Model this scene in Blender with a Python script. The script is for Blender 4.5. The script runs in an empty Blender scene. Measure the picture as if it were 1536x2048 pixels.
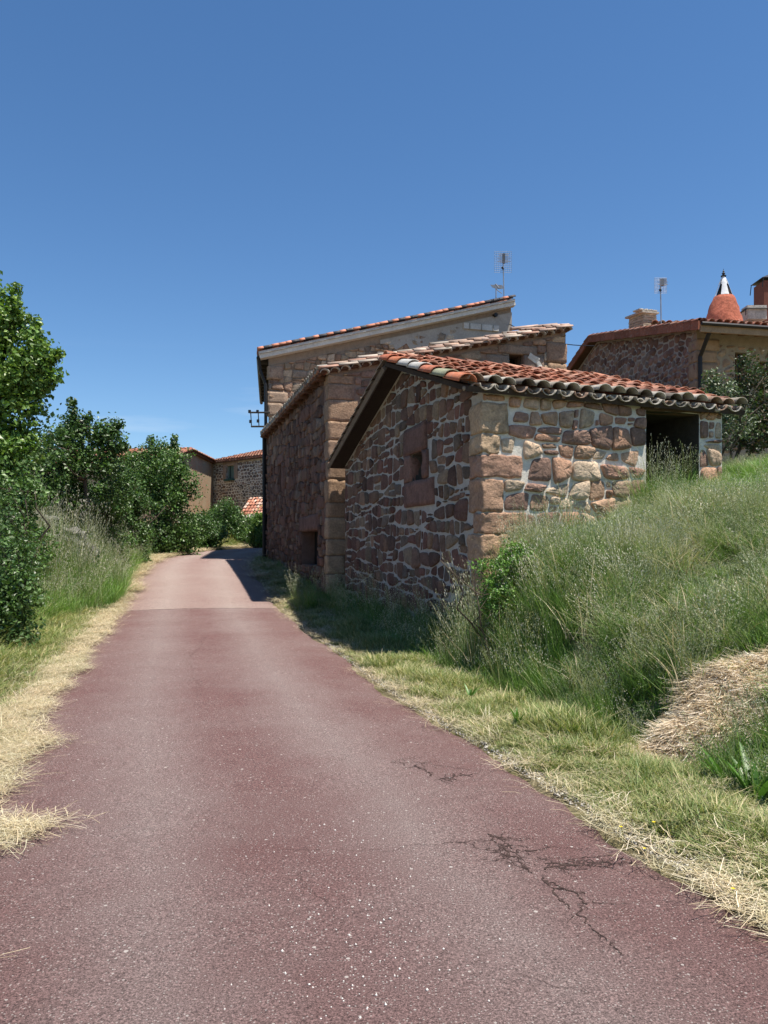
import bpy, math, random
import numpy as np
from mathutils import Vector, noise
from mathutils.geometry import tessellate_polygon

# ------------------------------------------------------------------ camera, sky, sun
SC = bpy.context.scene
COL = SC.collection
F = 1598.0; HZ = 1095.0; CH = 1.6
cam_d = bpy.data.cameras.new('camera'); cam = bpy.data.objects.new('camera', cam_d); COL.objects.link(cam)
cam.location = (0, 0, CH); cam.rotation_euler = (math.radians(90), 0, 0)
cam_d.sensor_fit = 'VERTICAL'; cam_d.sensor_height = 36; cam_d.lens = F / 2048 * 36
cam_d.shift_y = (HZ - 1024) / 2048; cam_d.clip_end = 3000; cam_d.clip_start = 0.05
SC.camera = cam
SUN_EL = 71; SUN_AZ = 117            # azimuth clockwise from +Y
w = bpy.data.worlds.new('World'); SC.world = w; w.use_nodes = True
nt = w.node_tree; bg = nt.nodes['Background']
sky = nt.nodes.new('ShaderNodeTexSky'); sky.sky_type = 'NISHITA'; sky.sun_disc = False
sky.sun_elevation = math.radians(SUN_EL); sky.sun_rotation = math.radians(SUN_AZ)
sky.altitude = 900; sky.air_density = 1.0; sky.dust_density = 0.3; sky.ozone_density = 3.0
hs = nt.nodes.new('ShaderNodeHueSaturation'); hs.inputs['Saturation'].default_value = 1.18; nt.links.new(sky.outputs[0], hs.inputs['Color']); 
tcw = nt.nodes.new('ShaderNodeTexCoord'); mpw = nt.nodes.new('ShaderNodeMapping'); mpw.inputs['Scale'].default_value = (2.2, 2.2, 22); nt.links.new(tcw.outputs['Generated'], mpw.inputs[0])
nw = nt.nodes.new('ShaderNodeTexNoise'); nw.inputs['Scale'].default_value = 1.6; nw.inputs['Detail'].default_value = 6; nt.links.new(mpw.outputs[0], nw.inputs['Vector'])
rw = nt.nodes.new('ShaderNodeValToRGB'); rw.color_ramp.elements[0].position = .60; rw.color_ramp.elements[1].position = .80; nt.links.new(nw.outputs['Fac'], rw.inputs[0])
sw = nt.nodes.new('ShaderNodeSeparateXYZ'); nt.links.new(tcw.outputs['Generated'], sw.inputs[0])
r2 = nt.nodes.new('ShaderNodeValToRGB'); r2.color_ramp.elements[0].position = .06; r2.color_ramp.elements[0].color = (.55, .55, .55, 1); r2.color_ramp.elements[1].position = .24; r2.color_ramp.elements[1].color = (0, 0, 0, 1); nt.links.new(sw.outputs[2], r2.inputs[0])
mw = nt.nodes.new('ShaderNodeMath'); mw.operation = 'MULTIPLY'; nt.links.new(rw.outputs[0], mw.inputs[0]); nt.links.new(r2.outputs[0], mw.inputs[1])
xw = nt.nodes.new('ShaderNodeMix'); xw.data_type = 'RGBA'; nt.links.new(mw.outputs[0], xw.inputs[0]); nt.links.new(hs.outputs[0], xw.inputs[6]); xw.inputs[7].default_value = (6.5, 7.0, 7.6, 1)
nt.links.new(xw.outputs[2], bg.inputs[0]); bg.inputs[1].default_value = 0.092
sd = bpy.data.lights.new('sun', 'SUN'); sd.energy = 5.0; sd.angle = math.radians(0.5); sd.color = (1, .93, .83)
sun = bpy.data.objects.new('sun', sd); COL.objects.link(sun); sun.location = (20, -10, 40)
el, az = math.radians(SUN_EL), math.radians(SUN_AZ)
S = Vector((math.sin(az) * math.cos(el), math.cos(az) * math.cos(el), math.sin(el)))
sun.rotation_euler = S.to_track_quat('Z', 'Y').to_euler()
SC.view_settings.view_transform = 'Standard'; SC.view_settings.look = 'None'
SC.view_settings.exposure = 0.68; SC.view_settings.gamma = 1.0; SC.view_settings.use_curve_mapping = False

# ------------------------------------------------------------------ helpers
rng = np.random.default_rng(7); R = random.Random(11)
def V(*a): return Vector(a)
def wx(px, Y): return (px - 768) / F * Y
def wz(py, Y): return CH + (HZ - py) / F * Y
def lerp(a, b, t): return a + (b - a) * t

class MB:
    """collects geometry for one mesh"""
    def __init__(s): s.v = []; s.f = []; s.c = []; s.m = []; s.n = 0; s.mi = 0
    def add(s, vs, fs, col=(.5, .5, .5), mi=None):
        mi = s.mi if not mi else mi
        s.v.extend([tuple(p) for p in vs]); o = s.n
        s.f.extend([tuple(i + o for i in f) for f in fs]); s.m.extend([mi] * len(fs))
        if isinstance(col, list): s.c.extend(col)
        else: s.c.extend([tuple(col)] * len(vs))
        s.n += len(vs)
    def build(s, name, mats, parent=None, smooth=False):
        me = bpy.data.meshes.new(name); me.from_pydata(s.v, [], s.f)
        if not isinstance(mats, (list, tuple)): mats = [mats]
        for m in mats: me.materials.append(m)
        if len(mats) > 1: me.polygons.foreach_set('material_index', s.m)
        a = me.attributes.new('Col', 'FLOAT_COLOR', 'POINT')
        ca = np.ones((len(s.v), 4), np.float32)
        if s.n: ca[:, :3] = np.array(s.c, np.float32)[:, :3]
        a.data.foreach_set('color', ca.ravel())
        if smooth: me.polygons.foreach_set('use_smooth', [True] * len(me.polygons))
        me.update()
        o = bpy.data.objects.new(name, me); COL.objects.link(o)
        if parent: o.parent = parent
        return o
def np_mesh(name, verts, faces, mats, cols=None, parent=None, link=True, smooth=False):
    """verts Nx3, faces Mxk (k = 3 or 4)"""
    me = bpy.data.meshes.new(name); k = faces.shape[1]; M = len(faces)
    me.vertices.add(len(verts)); me.vertices.foreach_set('co', np.asarray(verts, np.float32).ravel())
    me.loops.add(M * k); me.loops.foreach_set('vertex_index', faces.astype(np.int32).ravel())
    me.polygons.add(M); me.polygons.foreach_set('loop_start', np.arange(0, M * k, k, dtype=np.int32))
    me.polygons.foreach_set('loop_total', np.full(M, k, np.int32))
    if smooth: me.polygons.foreach_set('use_smooth', np.ones(M, bool))
    for m in (mats if isinstance(mats, (list, tuple)) else [mats]): me.materials.append(m)
    if cols is not None:
        a = me.attributes.new('Col', 'FLOAT_COLOR', 'POINT')
        c4 = np.ones((len(verts), 4), np.float32); c4[:, :3] = cols; a.data.foreach_set('color', c4.ravel())
    me.update(calc_edges=True); me.validate()
    o = bpy.data.objects.new(name, me)
    if link: COL.objects.link(o)
    if parent: o.parent = parent
    return o
def tag(o, label=None, cat=None, group=None, kind=None):
    if label: o['label'] = label
    if cat: o['category'] = cat
    if group: o['group'] = group
    if kind: o['kind'] = kind
    return o
def empty(name, label=None, cat=None, group=None, kind=None, loc=(0, 0, 0)):
    o = bpy.data.objects.new(name, None); COL.objects.link(o); o.empty_display_size = .3
    return tag(o, label, cat, group, kind)

def box(mb, c, ax, ay, az_, col=(.5, .5, .5), mi=0):
    """c centre, ax/ay/az half-axis vectors"""
    vs = [c + sx * ax + sy * ay + sz * az_ for sz in (-1, 1) for sy in (-1, 1) for sx in (-1, 1)]
    mb.add(vs, [(0, 2, 3, 1), (4, 5, 7, 6), (0, 1, 5, 4), (2, 6, 7, 3), (0, 4, 6, 2), (1, 3, 7, 5)], col, mi)
def quad(mb, a, b, c, d, col=(.5, .5, .5), mi=0): mb.add([a, b, c, d], [(0, 1, 2, 3)], col, mi)
def tube(mb, pts, rads, col=(.1, .1, .1), seg=6, mi=0, cap=True):
    pts = [Vector(p) for p in pts]
    if not isinstance(rads, (list, tuple)): rads = [rads] * len(pts)
    vs = []; fs = []; ref = None
    for i, p in enumerate(pts):
        d = (pts[min(i + 1, len(pts) - 1)] - pts[max(i - 1, 0)])
        d = d.normalized() if d.length > 1e-9 else Vector((0, 0, 1))
        if ref is None: ref = Vector((1, 0, 0)) if abs(d.x) < .8 else Vector((0, 1, 0))
        x = (ref - d * ref.dot(d)).normalized(); y = d.cross(x); ref = x
        for k in range(seg):
            a = 2 * math.pi * k / seg; vs.append(p + (x * math.cos(a) + y * math.sin(a)) * rads[i])
    for i in range(len(pts) - 1):
        for k in range(seg):
            k2 = (k + 1) % seg; fs.append((i * seg + k, i * seg + k2, (i + 1) * seg + k2, (i + 1) * seg + k))
    if cap: fs.append(tuple(range(seg))[::-1]); fs.append(tuple((len(pts) - 1) * seg + k for k in range(seg)))
    mb.add(vs, fs, col, mi)

def tj(c, f): return tuple(x * f for x in c)

# ------------------------------------------------------------------ materials
def mat(name, rough=.9, spec=.3):
    m = bpy.data.materials.new(name); m.use_nodes = True
    n = m.node_tree.nodes; b = n['Principled BSDF']; b.inputs['Roughness'].default_value = rough
    b.inputs['Specular IOR Level'].default_value = spec
    return m, m.node_tree, b
def N(nt, typ, **kw):
    n = nt.nodes.new(typ)
    for k, v in kw.items():
        if k.startswith('_'): setattr(n, k[1:], v)
        else: n.inputs[k.replace('__', ' ')].default_value = v
    return n
def noise_n(nt, scale, detail=6, rough=.6, vec=None):
    n = N(nt, 'ShaderNodeTexNoise', Scale=scale, Detail=detail, Roughness=rough)
    if vec is None:
        g = nt.nodes.new('ShaderNodeNewGeometry'); vec = g.outputs['Position']
    nt.links.new(vec, n.inputs['Vector']); return n.outputs['Fac']
def ramp(nt, fac, stops):
    r = nt.nodes.new('ShaderNodeValToRGB'); e = r.color_ramp.elements
    while len(e) < len(stops): e.new(.5)
    for i, (p, c) in enumerate(stops):
        e[i].position = p; e[i].color = (c, c, c, 1) if not isinstance(c, (tuple, list)) else (*c[:3], 1)
    nt.links.new(fac, r.inputs[0]); return r.outputs[0]
def mixc(nt, fac, a, b, mode='MIX'):
    m = nt.nodes.new('ShaderNodeMix'); m.data_type = 'RGBA'; m.blend_type = mode
    for i, x in ((0, fac), (6, a), (7, b)):
        if isinstance(x, (int, float)): m.inputs[i].default_value = x
        elif isinstance(x, (tuple, list)): m.inputs[i].default_value = (*x[:3], 1)
        else: nt.links.new(x, m.inputs[i])
    return m.outputs[2]
def math_n(nt, op, a, b=0.0, clamp=False):
    m = nt.nodes.new('ShaderNodeMath'); m.operation = op; m.use_clamp = clamp
    for i, x in ((0, a), (1, b)):
        if isinstance(x, (int, float)): m.inputs[i].default_value = x
        else: nt.links.new(x, m.inputs[i])
    return m.outputs[0]
def bump(nt, b, h, strength=.5, dist=.014):
    n = N(nt, 'ShaderNodeBump', Strength=strength, Distance=dist)
    nt.links.new(h, n.inputs['Height']); nt.links.new(n.outputs[0], b.inputs['Normal'])
def attr(nt, name='Col'):
    a = nt.nodes.new('ShaderNodeAttribute'); a.attribute_name = name; return a
def rough_mat(name, fine=30, var=.45, bstr=.8, bdist=.015, lichen=None, rough=.95):
    """vertex-coloured rough mineral surface"""
    m, nt, b = mat(name, rough, .15); c = attr(nt).outputs['Color']
    n1 = noise_n(nt, fine, 8, .7); n2 = noise_n(nt, fine * .18, 4, .6)
    k = math_n(nt, 'ADD', math_n(nt, 'MULTIPLY', n1, .65), math_n(nt, 'MULTIPLY', n2, .5))
    c = mixc(nt, 1.0, c, ramp(nt, k, [(.36, 1 - var), (.72, 1 + var)]), 'MULTIPLY')
    if lichen:
        lf = ramp(nt, noise_n(nt, lichen[1], 8, .75), [(lichen[2], 0), (lichen[2] + .08, 1)])
        c = mixc(nt, math_n(nt, 'MULTIPLY', lf, lichen[3]), c, lichen[0])
    nt.links.new(c, b.inputs['Base Color']); bump(nt, b, n1, bstr, bdist)
    return m
def flat_mat(name, col, rough=.6, var=.15, scale=8, metal=0, spec=.3):
    m, nt, b = mat(name, rough, spec); b.inputs['Metallic'].default_value = metal
    c = mixc(nt, 1.0, col, ramp(nt, noise_n(nt, scale, 5, .65), [(.3, 1 - var), (.7, 1 + var)]), 'MULTIPLY')
    nt.links.new(c, b.inputs['Base Color']); return m
M_STONE = rough_mat('sandstone', 26, .5, 1.0, .03, ((.30, .27, .22), 9, .62, .55))
M_FARST = rough_mat('far_stone', 8, .35, .5, .03)
M_MORTAR = rough_mat('mortar', 40, .25, .8, .01)
M_TILE = rough_mat('clay_tile', 34, .3, .5, .01, ((.36, .32, .26), 13, .56, .7))
M_WOOD = rough_mat('weathered_wood', 20, .3, .4, .01)
M_DARK = flat_mat('dark_interior', (.012, .010, .009), .95)  # near-black: the darkness behind openings is put into the colour
M_METAL = flat_mat('grey_metal', (.32, .33, .34), .45, .2, 8, .6)
M_BLACK = flat_mat('black_metal', (.015, .015, .016), .5)
M_GLASS = flat_mat('window_glass', (.03, .045, .04), .12, .1, 8, 0, .8)
M_GREENWOOD = flat_mat('green_paint', (.12, .19, .16), .5)
M_WHITE = flat_mat('white_plaster', (.62, .61, .58), .9, .15, 6)
M_CONC = rough_mat('concrete', 14, .22, .4, .01)
def leaf_mat(name, transl=.35, rvar=.35, rough=.5, spec=.35, tint=(1.1, 1.25, .55)):
    m, nt, b = mat(name, rough, spec); c = attr(nt).outputs['Color']
    oi = nt.nodes.new('ShaderNodeObjectInfo')
    k = math_n(nt, 'ADD', math_n(nt, 'MULTIPLY', oi.outputs['Random'], rvar * 2), 1 - rvar)
    cc = nt.nodes.new('ShaderNodeCombineColor')
    nt.links.new(k, cc.inputs[0]); nt.links.new(math_n(nt, 'ADD', math_n(nt, 'MULTIPLY', k, .7), .3), cc.inputs[1]); nt.links.new(k, cc.inputs[2])
    c = mixc(nt, 1.0, c, cc.outputs[0], 'MULTIPLY')
    nt.links.new(c, b.inputs['Base Color'])
    t = nt.nodes.new('ShaderNodeBsdfTranslucent')
    c2 = mixc(nt, 1.0, c, tint, 'MULTIPLY'); nt.links.new(c2, t.inputs[0])
    mx = nt.nodes.new('ShaderNodeMixShader'); mx.inputs[0].default_value = transl
    out = nt.nodes['Material Output']
    nt.links.new(b.outputs[0], mx.inputs[1]); nt.links.new(t.outputs[0], mx.inputs[2]); nt.links.new(mx.outputs[0], out.inputs[0])
    return m
M_GRASS = leaf_mat('grass_blades', .25, .35); M_STRAW = leaf_mat('dry_straw', .3, .2, .8, .2, (1, .97, .88)); M_LEAF = leaf_mat('tree_leaves', .22, .0, .42, .45)
M_BARK = rough_mat('bark', 22, .4, 1, .02)

# ------------------------------------------------------------------ road line and terrain height
cl = np.array([(6.5, -22), (2.6, -8), (.72, 0), (-.45, 4.2), (-.75, 5.3), (-1.62, 8.1), (-2.75, 12.5), (-4.03, 17.5), (-4.85, 21), (-5.9, 25.2), (-6.65, 29.5), (-6.75, 34), (-6.0, 38.6), (-3.6, 43.3), (1.5, 47.2), (10, 50), (25, 53)], float)
zl = np.array([-.3, -.08, 0, 0, 0, .04, .11, .22, .5, .85, 1.12, 1.34, 1.52, 1.72, 1.9, 2.2, 2.8])
def catmull(P, n=14):
    out = []
    for i in range(len(P) - 1):
        p0 = P[max(i - 1, 0)]; p1 = P[i]; p2 = P[i + 1]; p3 = P[min(i + 2, len(P) - 1)]
        for t in np.arange(n) / n:
            out.append(.5 * (2 * p1 + (p2 - p0) * t + (2 * p0 - 5 * p1 + 4 * p2 - p3) * t * t + (3 * p1 - p0 - 3 * p2 + p3) * t ** 3))
    out.append(P[-1]); return np.array(out)
RL = catmull(np.column_stack([cl, zl]))
tg = np.gradient(RL[:, :2], axis=0); tg /= np.linalg.norm(tg, axis=1)[:, None]
nr = np.column_stack([tg[:, 1], -tg[:, 0]])          # to the right
RS = np.concatenate([[0], np.cumsum(np.linalg.norm(np.diff(RL[:, :2], axis=0), axis=1))])
HWID = 1.8
def road_coord(x, y):
    x = np.atleast_1d(x); y = np.atleast_1d(y); d = np.empty(x.shape); z = np.empty(x.shape); s = np.empty(x.shape)
    for a in range(0, len(x), 20000):
        xx = x[a:a + 20000, None]; yy = y[a:a + 20000, None]
        # nearest point on segments
        ax = RL[:-1, 0]; ay = RL[:-1, 1]; bx = RL[1:, 0] - ax; by = RL[1:, 1] - ay; L2 = bx * bx + by * by
        t = np.clip(((xx - ax) * bx + (yy - ay) * by) / L2, 0, 1)
        dx = xx - (ax + t * bx); dy = yy - (ay + t * by); D = dx * dx + dy * dy
        i = D.argmin(1); r = np.arange(len(i)); ti = t[r, i]
        cr = (bx[i] * dy[r, i] - by[i] * dx[r, i]); L = np.sqrt(L2[i])
        dd = np.sqrt(D[r, i]); d[a:a + 20000] = np.where(cr < 0, dd, -dd)
        z[a:a + 20000] = RL[i, 2] * (1 - ti) + RL[i + 1, 2] * ti; s[a:a + 20000] = RS[i] + ti * L
    return d, z, s
def fbm(x, y, sc, seed=0):
    o = 0; a = 1; f = sc
    for k in range(4):
        o = o + a * (np.sin(x * f * 1.3 + 1.7 * k + seed + 1.3 * np.sin(y * f * .9 + k)) * np.cos(y * f * 1.1 + 2.3 * k + seed * 1.7 + 1.1 * np.sin(x * f * .8 + 2 * k)))
        a *= .5; f *= 2.1
    return o
BQ = [-9, 0, .25, .6, 1.0, 2.0, 3.0, 4.7, 10, 30, 200, 2000]
BZ = [0, 0, .25, .95, 1.25, 1.68, 2.05, 2.55, 3.5, 6.0, 9, 9]
def ground(x, y):
    x = np.atleast_1d(np.asarray(x, float)); y = np.atleast_1d(np.asarray(y, float))
    d, z, s = road_coord(x, y)
    e = d - HWID
    right = np.interp(e - 1.2, BQ, BZ) * np.interp(y, [4, 6, 9.5], [.40, .58, 1]) + .07 * fbm(x, y, 1.1, 4) * np.clip(e - 1.6, 0, 1)
    fade = np.clip((y - 13) / 8, 0, 1)                      # past the shed the strip beside the walls is nearly level
    right = right * (1 - fade) + fade * np.interp(e, [0, 1.5, 4, 14, 40, 2000], [.03, .22, 1.2, 3.2, 6, 9])
    verge = .05 * np.clip(e / .4, 0, 1) - .13 * np.exp(-((e - 1.25) / .28) ** 2) * (1 - fade)
    el_ = -d - HWID
    left = np.interp(el_, [0, .5, 1.0, 1.8, 3, 6, 60, 2000], [.0, .05, .14, .62, 1.05, 1.5, 2.2, 2.2]) * np.clip((60 - y) / 12, .35, 1)
    h = np.where(e > 0, right + verge, np.where(el_ > 0, left, 0.0))
    off = np.clip(np.maximum(e, el_) / .8, 0, 1)
    h = h + off * (.035 * fbm(x, y, 1.9) + .02 * fbm(x, y, 5.1, 2))
    h = np.where(np.maximum(e, el_) < 0, -.04, h - .004)
    return z + h
def gz(x, y): return float(ground(x, y)[0])

def terrain():
    def axis(lo, hi, c0, c1, fine, g):
        a = list(np.arange(c0, c1, fine)); st = fine; v = c1
        while v < hi: a.append(v); st *= g; v += st
        a.append(hi); st = fine; v = c0 - fine; b = []
        while v > lo: b.append(v); st *= g; v -= st
        b.append(lo); return np.array(b[::-1] + a)
    xs = axis(-700, 700, -11, 9, .12, 1.12); ys = axis(-300, 1500, 1.5, 26, .12, 1.1)
    X, Y = np.meshgrid(xs, ys); Z = ground(X.ravel(), Y.ravel())
    nx, ny = len(xs), len(ys); i = np.arange((ny - 1) * nx).reshape(ny - 1, nx)[:, :-1].ravel()
    f = np.column_stack([i, i + 1, i + 1 + nx, i + nx])
    m, nt, b = mat('earth', .95, .1)
    n1 = noise_n(nt, 2.2, 6, .65); n2 = noise_n(nt, 45, 8, .7)
    c = mixc(nt, ramp(nt, n1, [(.35, 0), (.65, 1)]), (.15, .14, .06), (.30, .25, .16))
    c = mixc(nt, 1.0, c, ramp(nt, n2, [(.3, .5), (.7, 1.4)]), 'MULTIPLY')
    nt.links.new(c, b.inputs['Base Color']); bump(nt, b, n2, 1, .03)
    o = np_mesh('ground', np.column_stack([X.ravel(), Y.ravel(), Z]), f, m, smooth=True); tag(o, kind='structure')
terrain()

def edge_off(s, side):   # ragged edge of the asphalt
    return .05 * math.sin(s * 1.3 + side) + .035 * math.sin(s * 4.1 + 2 * side) + .015 * math.sin(s * 13 + side)
def road():
    ss = []; v = RS[0]
    while v < RS[-1]:
        ss.append(v); yy = np.interp(v, RS, RL[:, 1]); v += .06 if -2 < yy < 26 else .35
    us = np.linspace(-1, 1, 25); vs = []; uv = []
    P = [np.interp(ss, RS, RL[:, k]) for k in range(3)]; Nn = [np.interp(ss, RS, nr[:, k]) for k in range(2)]
    for i, s in enumerate(ss):
        for u in us:
            o = edge_off(s, 1 if u > 0 else 4) * max(0, (abs(u) - .8) / .2) * (1 if u > 0 else -1)
            d = u * HWID + o
            x = P[0][i] + Nn[0][i] * d; y = P[1][i] + Nn[1][i] * d
            z = P[2][i] + .028 * (1 - u * u) + .006 * math.sin(s * 1.1 + u * 2) - (.05 if abs(u) == 1 else 0)
            vs.append((x, y, z)); uv.append((d, s, 0))
    n = len(us); i = np.arange((len(ss) - 1) * n).reshape(-1, n)[:, :-1].ravel()
    f = np.column_stack([i, i + 1, i + 1 + n, i + n])
    m, nt, b = mat('red_asphalt', .82, .25)
    at = attr(nt, 'lane'); sx = nt.nodes.new('ShaderNodeSeparateXYZ'); nt.links.new(at.outputs['Vector'], sx.inputs[0])
    u, sv = sx.outputs[0], sx.outputs[1]
    big = noise_n(nt, .55, 5, .6); mid = noise_n(nt, 3.5, 6, .65); fine = noise_n(nt, 95, 6, .8); fine2 = noise_n(nt, 190, 3, .7)
    # worn, greyer wheel tracks; red kept in the middle and near the edges
    au = math_n(nt, 'ABSOLUTE', math_n(nt, 'ADD', u, .05))
    track = math_n(nt, 'SUBTRACT', 1.0, math_n(nt, 'MULTIPLY', math_n(nt, 'ABSOLUTE', math_n(nt, 'SUBTRACT', au, .72)), 1.75), True)
    wear = math_n(nt, 'ADD', math_n(nt, 'MULTIPLY', track, .62), math_n(nt, 'MULTIPLY', math_n(nt, 'SUBTRACT', big, .42), 1.2))
    wear = math_n(nt, 'ADD', wear, math_n(nt, 'MULTIPLY', math_n(nt, 'SUBTRACT', mid, .5), .55))
    wear = math_n(nt, 'ADD', wear, .17, True)
    red = (.145, .075, .070); grey = (.225, .170, .158)
    c = mixc(nt, wear, red, grey)
    # beyond the joint the older surfacing is paler
    S0 = float(np.interp(17.6, RL[:, 1], RS))
    jn = math_n(nt, 'ADD', sv, math_n(nt, 'MULTIPLY', math_n(nt, 'SUBTRACT', noise_n(nt, 9, 4, .7), .5), .25))
    jn = math_n(nt, 'ADD', jn, math_n(nt, 'MULTIPLY', u, .02))
    far = math_n(nt, 'GREATER_THAN', jn, S0)
    old = mixc(nt, wear, (.235, .155, .138), (.30, .235, .21))
    c = mixc(nt, far, c, old)
    seam = math_n(nt, 'LESS_THAN', math_n(nt, 'ABSOLUTE', math_n(nt, 'SUBTRACT', jn, S0)), .035)
    c = mixc(nt, math_n(nt, 'MULTIPLY', seam, .7), c, (.05, .03, .03))
    c = mixc(nt, 1.0, c, ramp(nt, fine, [(.35, .25), (.5, .95), (.66, 1.9)]), 'MULTIPLY')
    c = mixc(nt, .8, c, ramp(nt, fine2, [(.3, .55), (.7, 1.45)]), 'MULTIPLY')
    # pale aggregate chips
    g = nt.nodes.new('ShaderNodeNewGeometry')
    for sc_, th, rad, amt in  ((75, .70, .27, .65), (38, .94, .20, .85), (22, .955, .17, .95), (9, .93, .085, 1.0)):
        v = N(nt, 'ShaderNodeTexVoronoi', Scale=sc_); nt.links.new(g.outputs['Position'], v.inputs['Vector'])
        sc3 = nt.nodes.new('ShaderNodeSeparateColor'); nt.links.new(v.outputs['Color'], sc3.inputs[0])
        on = math_n(nt, 'MULTIPLY', math_n(nt, 'GREATER_THAN', sc3.outputs[0], th), math_n(nt, 'LESS_THAN', v.outputs['Distance'], rad))
        c = mixc(nt, math_n(nt, 'MULTIPLY', on, amt), c, (.52, .47, .43))
    nt.links.new(c, b.inputs['Base Color'])
    bump(nt, b, math_n(nt, 'ADD', fine, math_n(nt, 'MULTIPLY', fine2, .5)), .9, .012)
    o = np_mesh('road', np.array(vs), f, m, smooth=True)
    a = o.data.attributes.new('lane', 'FLOAT_VECTOR', 'POINT'); a.data.foreach_set('vector', np.array(uv, np.float32).ravel())
    tag(o, kind='structure'); return o
ROAD = road()
def road_z(x, y):
    d, z, s = road_coord(x, y); u = d[0] / HWID
    return z[0] + .028 * (1 - u * u) + .006 * math.sin(s[0] * 1.1 + u * 2)

def g_from_px(px, py, dz=0.0):
    """where the sight line through a point of the photo meets the road surface"""
    Y = 4.0
    for _ in range(30):
        z = road_z(wx(px, Y), Y) + dz; Y = .5 * Y + .5 * (CH - z) * F / (py - HZ)
    return wx(px, Y), Y
# cracks: thin dark brown strips laid on the asphalt
def cracks():
    mb = MB(); q = random.Random(3)
    def walk(x, y, dx, dy, n, w, br, st=.014):
        L = math.hypot(dx, dy); dx /= L; dy /= L; pts = []
        for i in range(n):
            a = math.atan2(dy, dx) + q.gauss(0, .75); pts.append((x, y))
            x += math.cos(a) * st; y += math.sin(a) * st
            if q.random() < br and n - i > 5:
                s = q.choice((-1, 1)); b_ = math.atan2(dy, dx) + s * q.uniform(.6, 1.3)
                walk(x, y, math.cos(b_), math.sin(b_), int((n - i) * q.uniform(.15, .5)), w * .65, br * .6, st)
        vs = []
        for i, (a, b_) in enumerate(pts):
            p0 = pts[max(i - 1, 0)]; p1 = pts[min(i + 1, len(pts) - 1)]
            tx, ty = p1[0] - p0[0], p1[1] - p0[1]; l = math.hypot(tx, ty) or 1; nx_, ny_ = -ty / l, tx / l
            ww = w * .55 * (1 - .5 * i / len(pts)) * q.uniform(.1, 1.8); z = road_z(a, b_) + .003
            vs += [(a + nx_ * ww, b_ + ny_ * ww, z), (a - nx_ * ww, b_ - ny_ * ww, z)]
        mb.add(vs, [(2 * i, 2 * i + 1, 2 * i + 3, 2 * i + 2) for i in range(len(pts) - 1)], (.048, .032, .028))
    def line(a, b_, w, br, k=1.0):
        x0, y0 = g_from_px(*a); x1, y1 = g_from_px(*b_); d = math.hypot(x1 - x0, y1 - y0)
        walk(x0, y0, x1 - x0, y1 - y0, max(4, int(d * k / .0115)), w, br)
    line((975, 1668), (1090, 1760), .009, .25); line((990, 1672), (1080, 1745), .006, .25)
    line((1085, 1755), (1165, 1818), .013, .2); line((1095, 1762), (1165, 1818), .009, .2); line((1160, 1815), (1280, 1912), .007, .1)
    line((1090, 1740), (1290, 1718), .008, .25); line((1120, 1738), (1270, 1722), .006, .25)
    line((1030, 1715), (890, 1680), .004, .4); line((1060, 1735), (950, 1720), .004, .5); line((1150, 1808), (1270, 1805), .004, .3)
    line((1000, 1675), (880, 1690), .004, .35); line((1050, 1700), (1110, 1690), .007, .5)
    line((835, 1530), (880, 1562), .009, .5); line((870, 1560), (975, 1552), .008, .5); line((780, 1525), (960, 1540), .004, .4)
    for _ in range(5):
        a = (q.uniform(960, 1100), q.uniform(1665, 1730)); line(a, (a[0] + q.uniform(30, 110), a[1] + q.uniform(5, 60)), .004, .25)
    for _ in range(6):
        a = (q.uniform(1090, 1200), q.uniform(1715, 1745)); line(a, (a[0] + q.uniform(60, 120), a[1] + q.uniform(-12, 8)), .005, .25)
    line((880, 1690), (640, 1700), .0022, .05); line((640, 1700), (530, 1700), .0022, .05)
    line((455, 1655), (480, 1700), .002, .05); line((600, 1745), (690, 1860), .0018, .05); line((400, 1270), (480, 1420), .003, .02)
    line((1040, 1950), (1180, 2010), .002, .1)
    mb.build('crack', rough_mat('crack_brown', 60, .4, .5, .01), ROAD)
cracks()

# ------------------------------------------------------------------ stone walls
def clip(poly, px, py, nx, ny):
    """keep the side where (p - P).n <= 0"""
    out = []
    for i in range(len(poly)):
        a = poly[i]; b = poly[(i + 1) % len(poly)]
        da = (a[0] - px) * nx + (a[1] - py) * ny; db = (b[0] - px) * nx + (b[1] - py) * ny
        if da <= 0: out.append(a)
        if (da < 0 < db) or (db < 0 < da):
            t = da / (da - db); out.append((a[0] + (b[0] - a[0]) * t, a[1] + (b[1] - a[1]) * t))
    return out
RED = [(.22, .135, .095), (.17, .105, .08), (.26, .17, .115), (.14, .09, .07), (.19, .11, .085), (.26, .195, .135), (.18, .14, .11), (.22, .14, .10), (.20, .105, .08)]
RED = [tj(c, .82) for c in RED]  # scaled down: the gable's shade is put into its stone colours
class Wall:
    """a plane: O origin, a along, z up, n outward"""
    def __init__(s, p0, p1, out):
        s.O = Vector((p0[0], p0[1], 0)); d = Vector((p1[0] - p0[0], p1[1] - p0[1], 0)); s.L = d.length; s.a = d / s.L
        n = Vector((s.a.y, -s.a.x, 0)); s.n = n if n.dot(Vector((out[0], out[1], 0))) > 0 else -n
    def P(s, a, z, h=0.0): return s.O + s.a * a + Vector((0, 0, z)) + s.n * h
    def at(s, px, py):
        """wall coordinates of the point seen at a photo position"""
        k = (px - 768) / F; t = (k * s.O.y - s.O.x) / (s.a.x - k * s.a.y)
        Y = s.O.y + s.a.y * t; return t, wz(py, Y)
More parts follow.
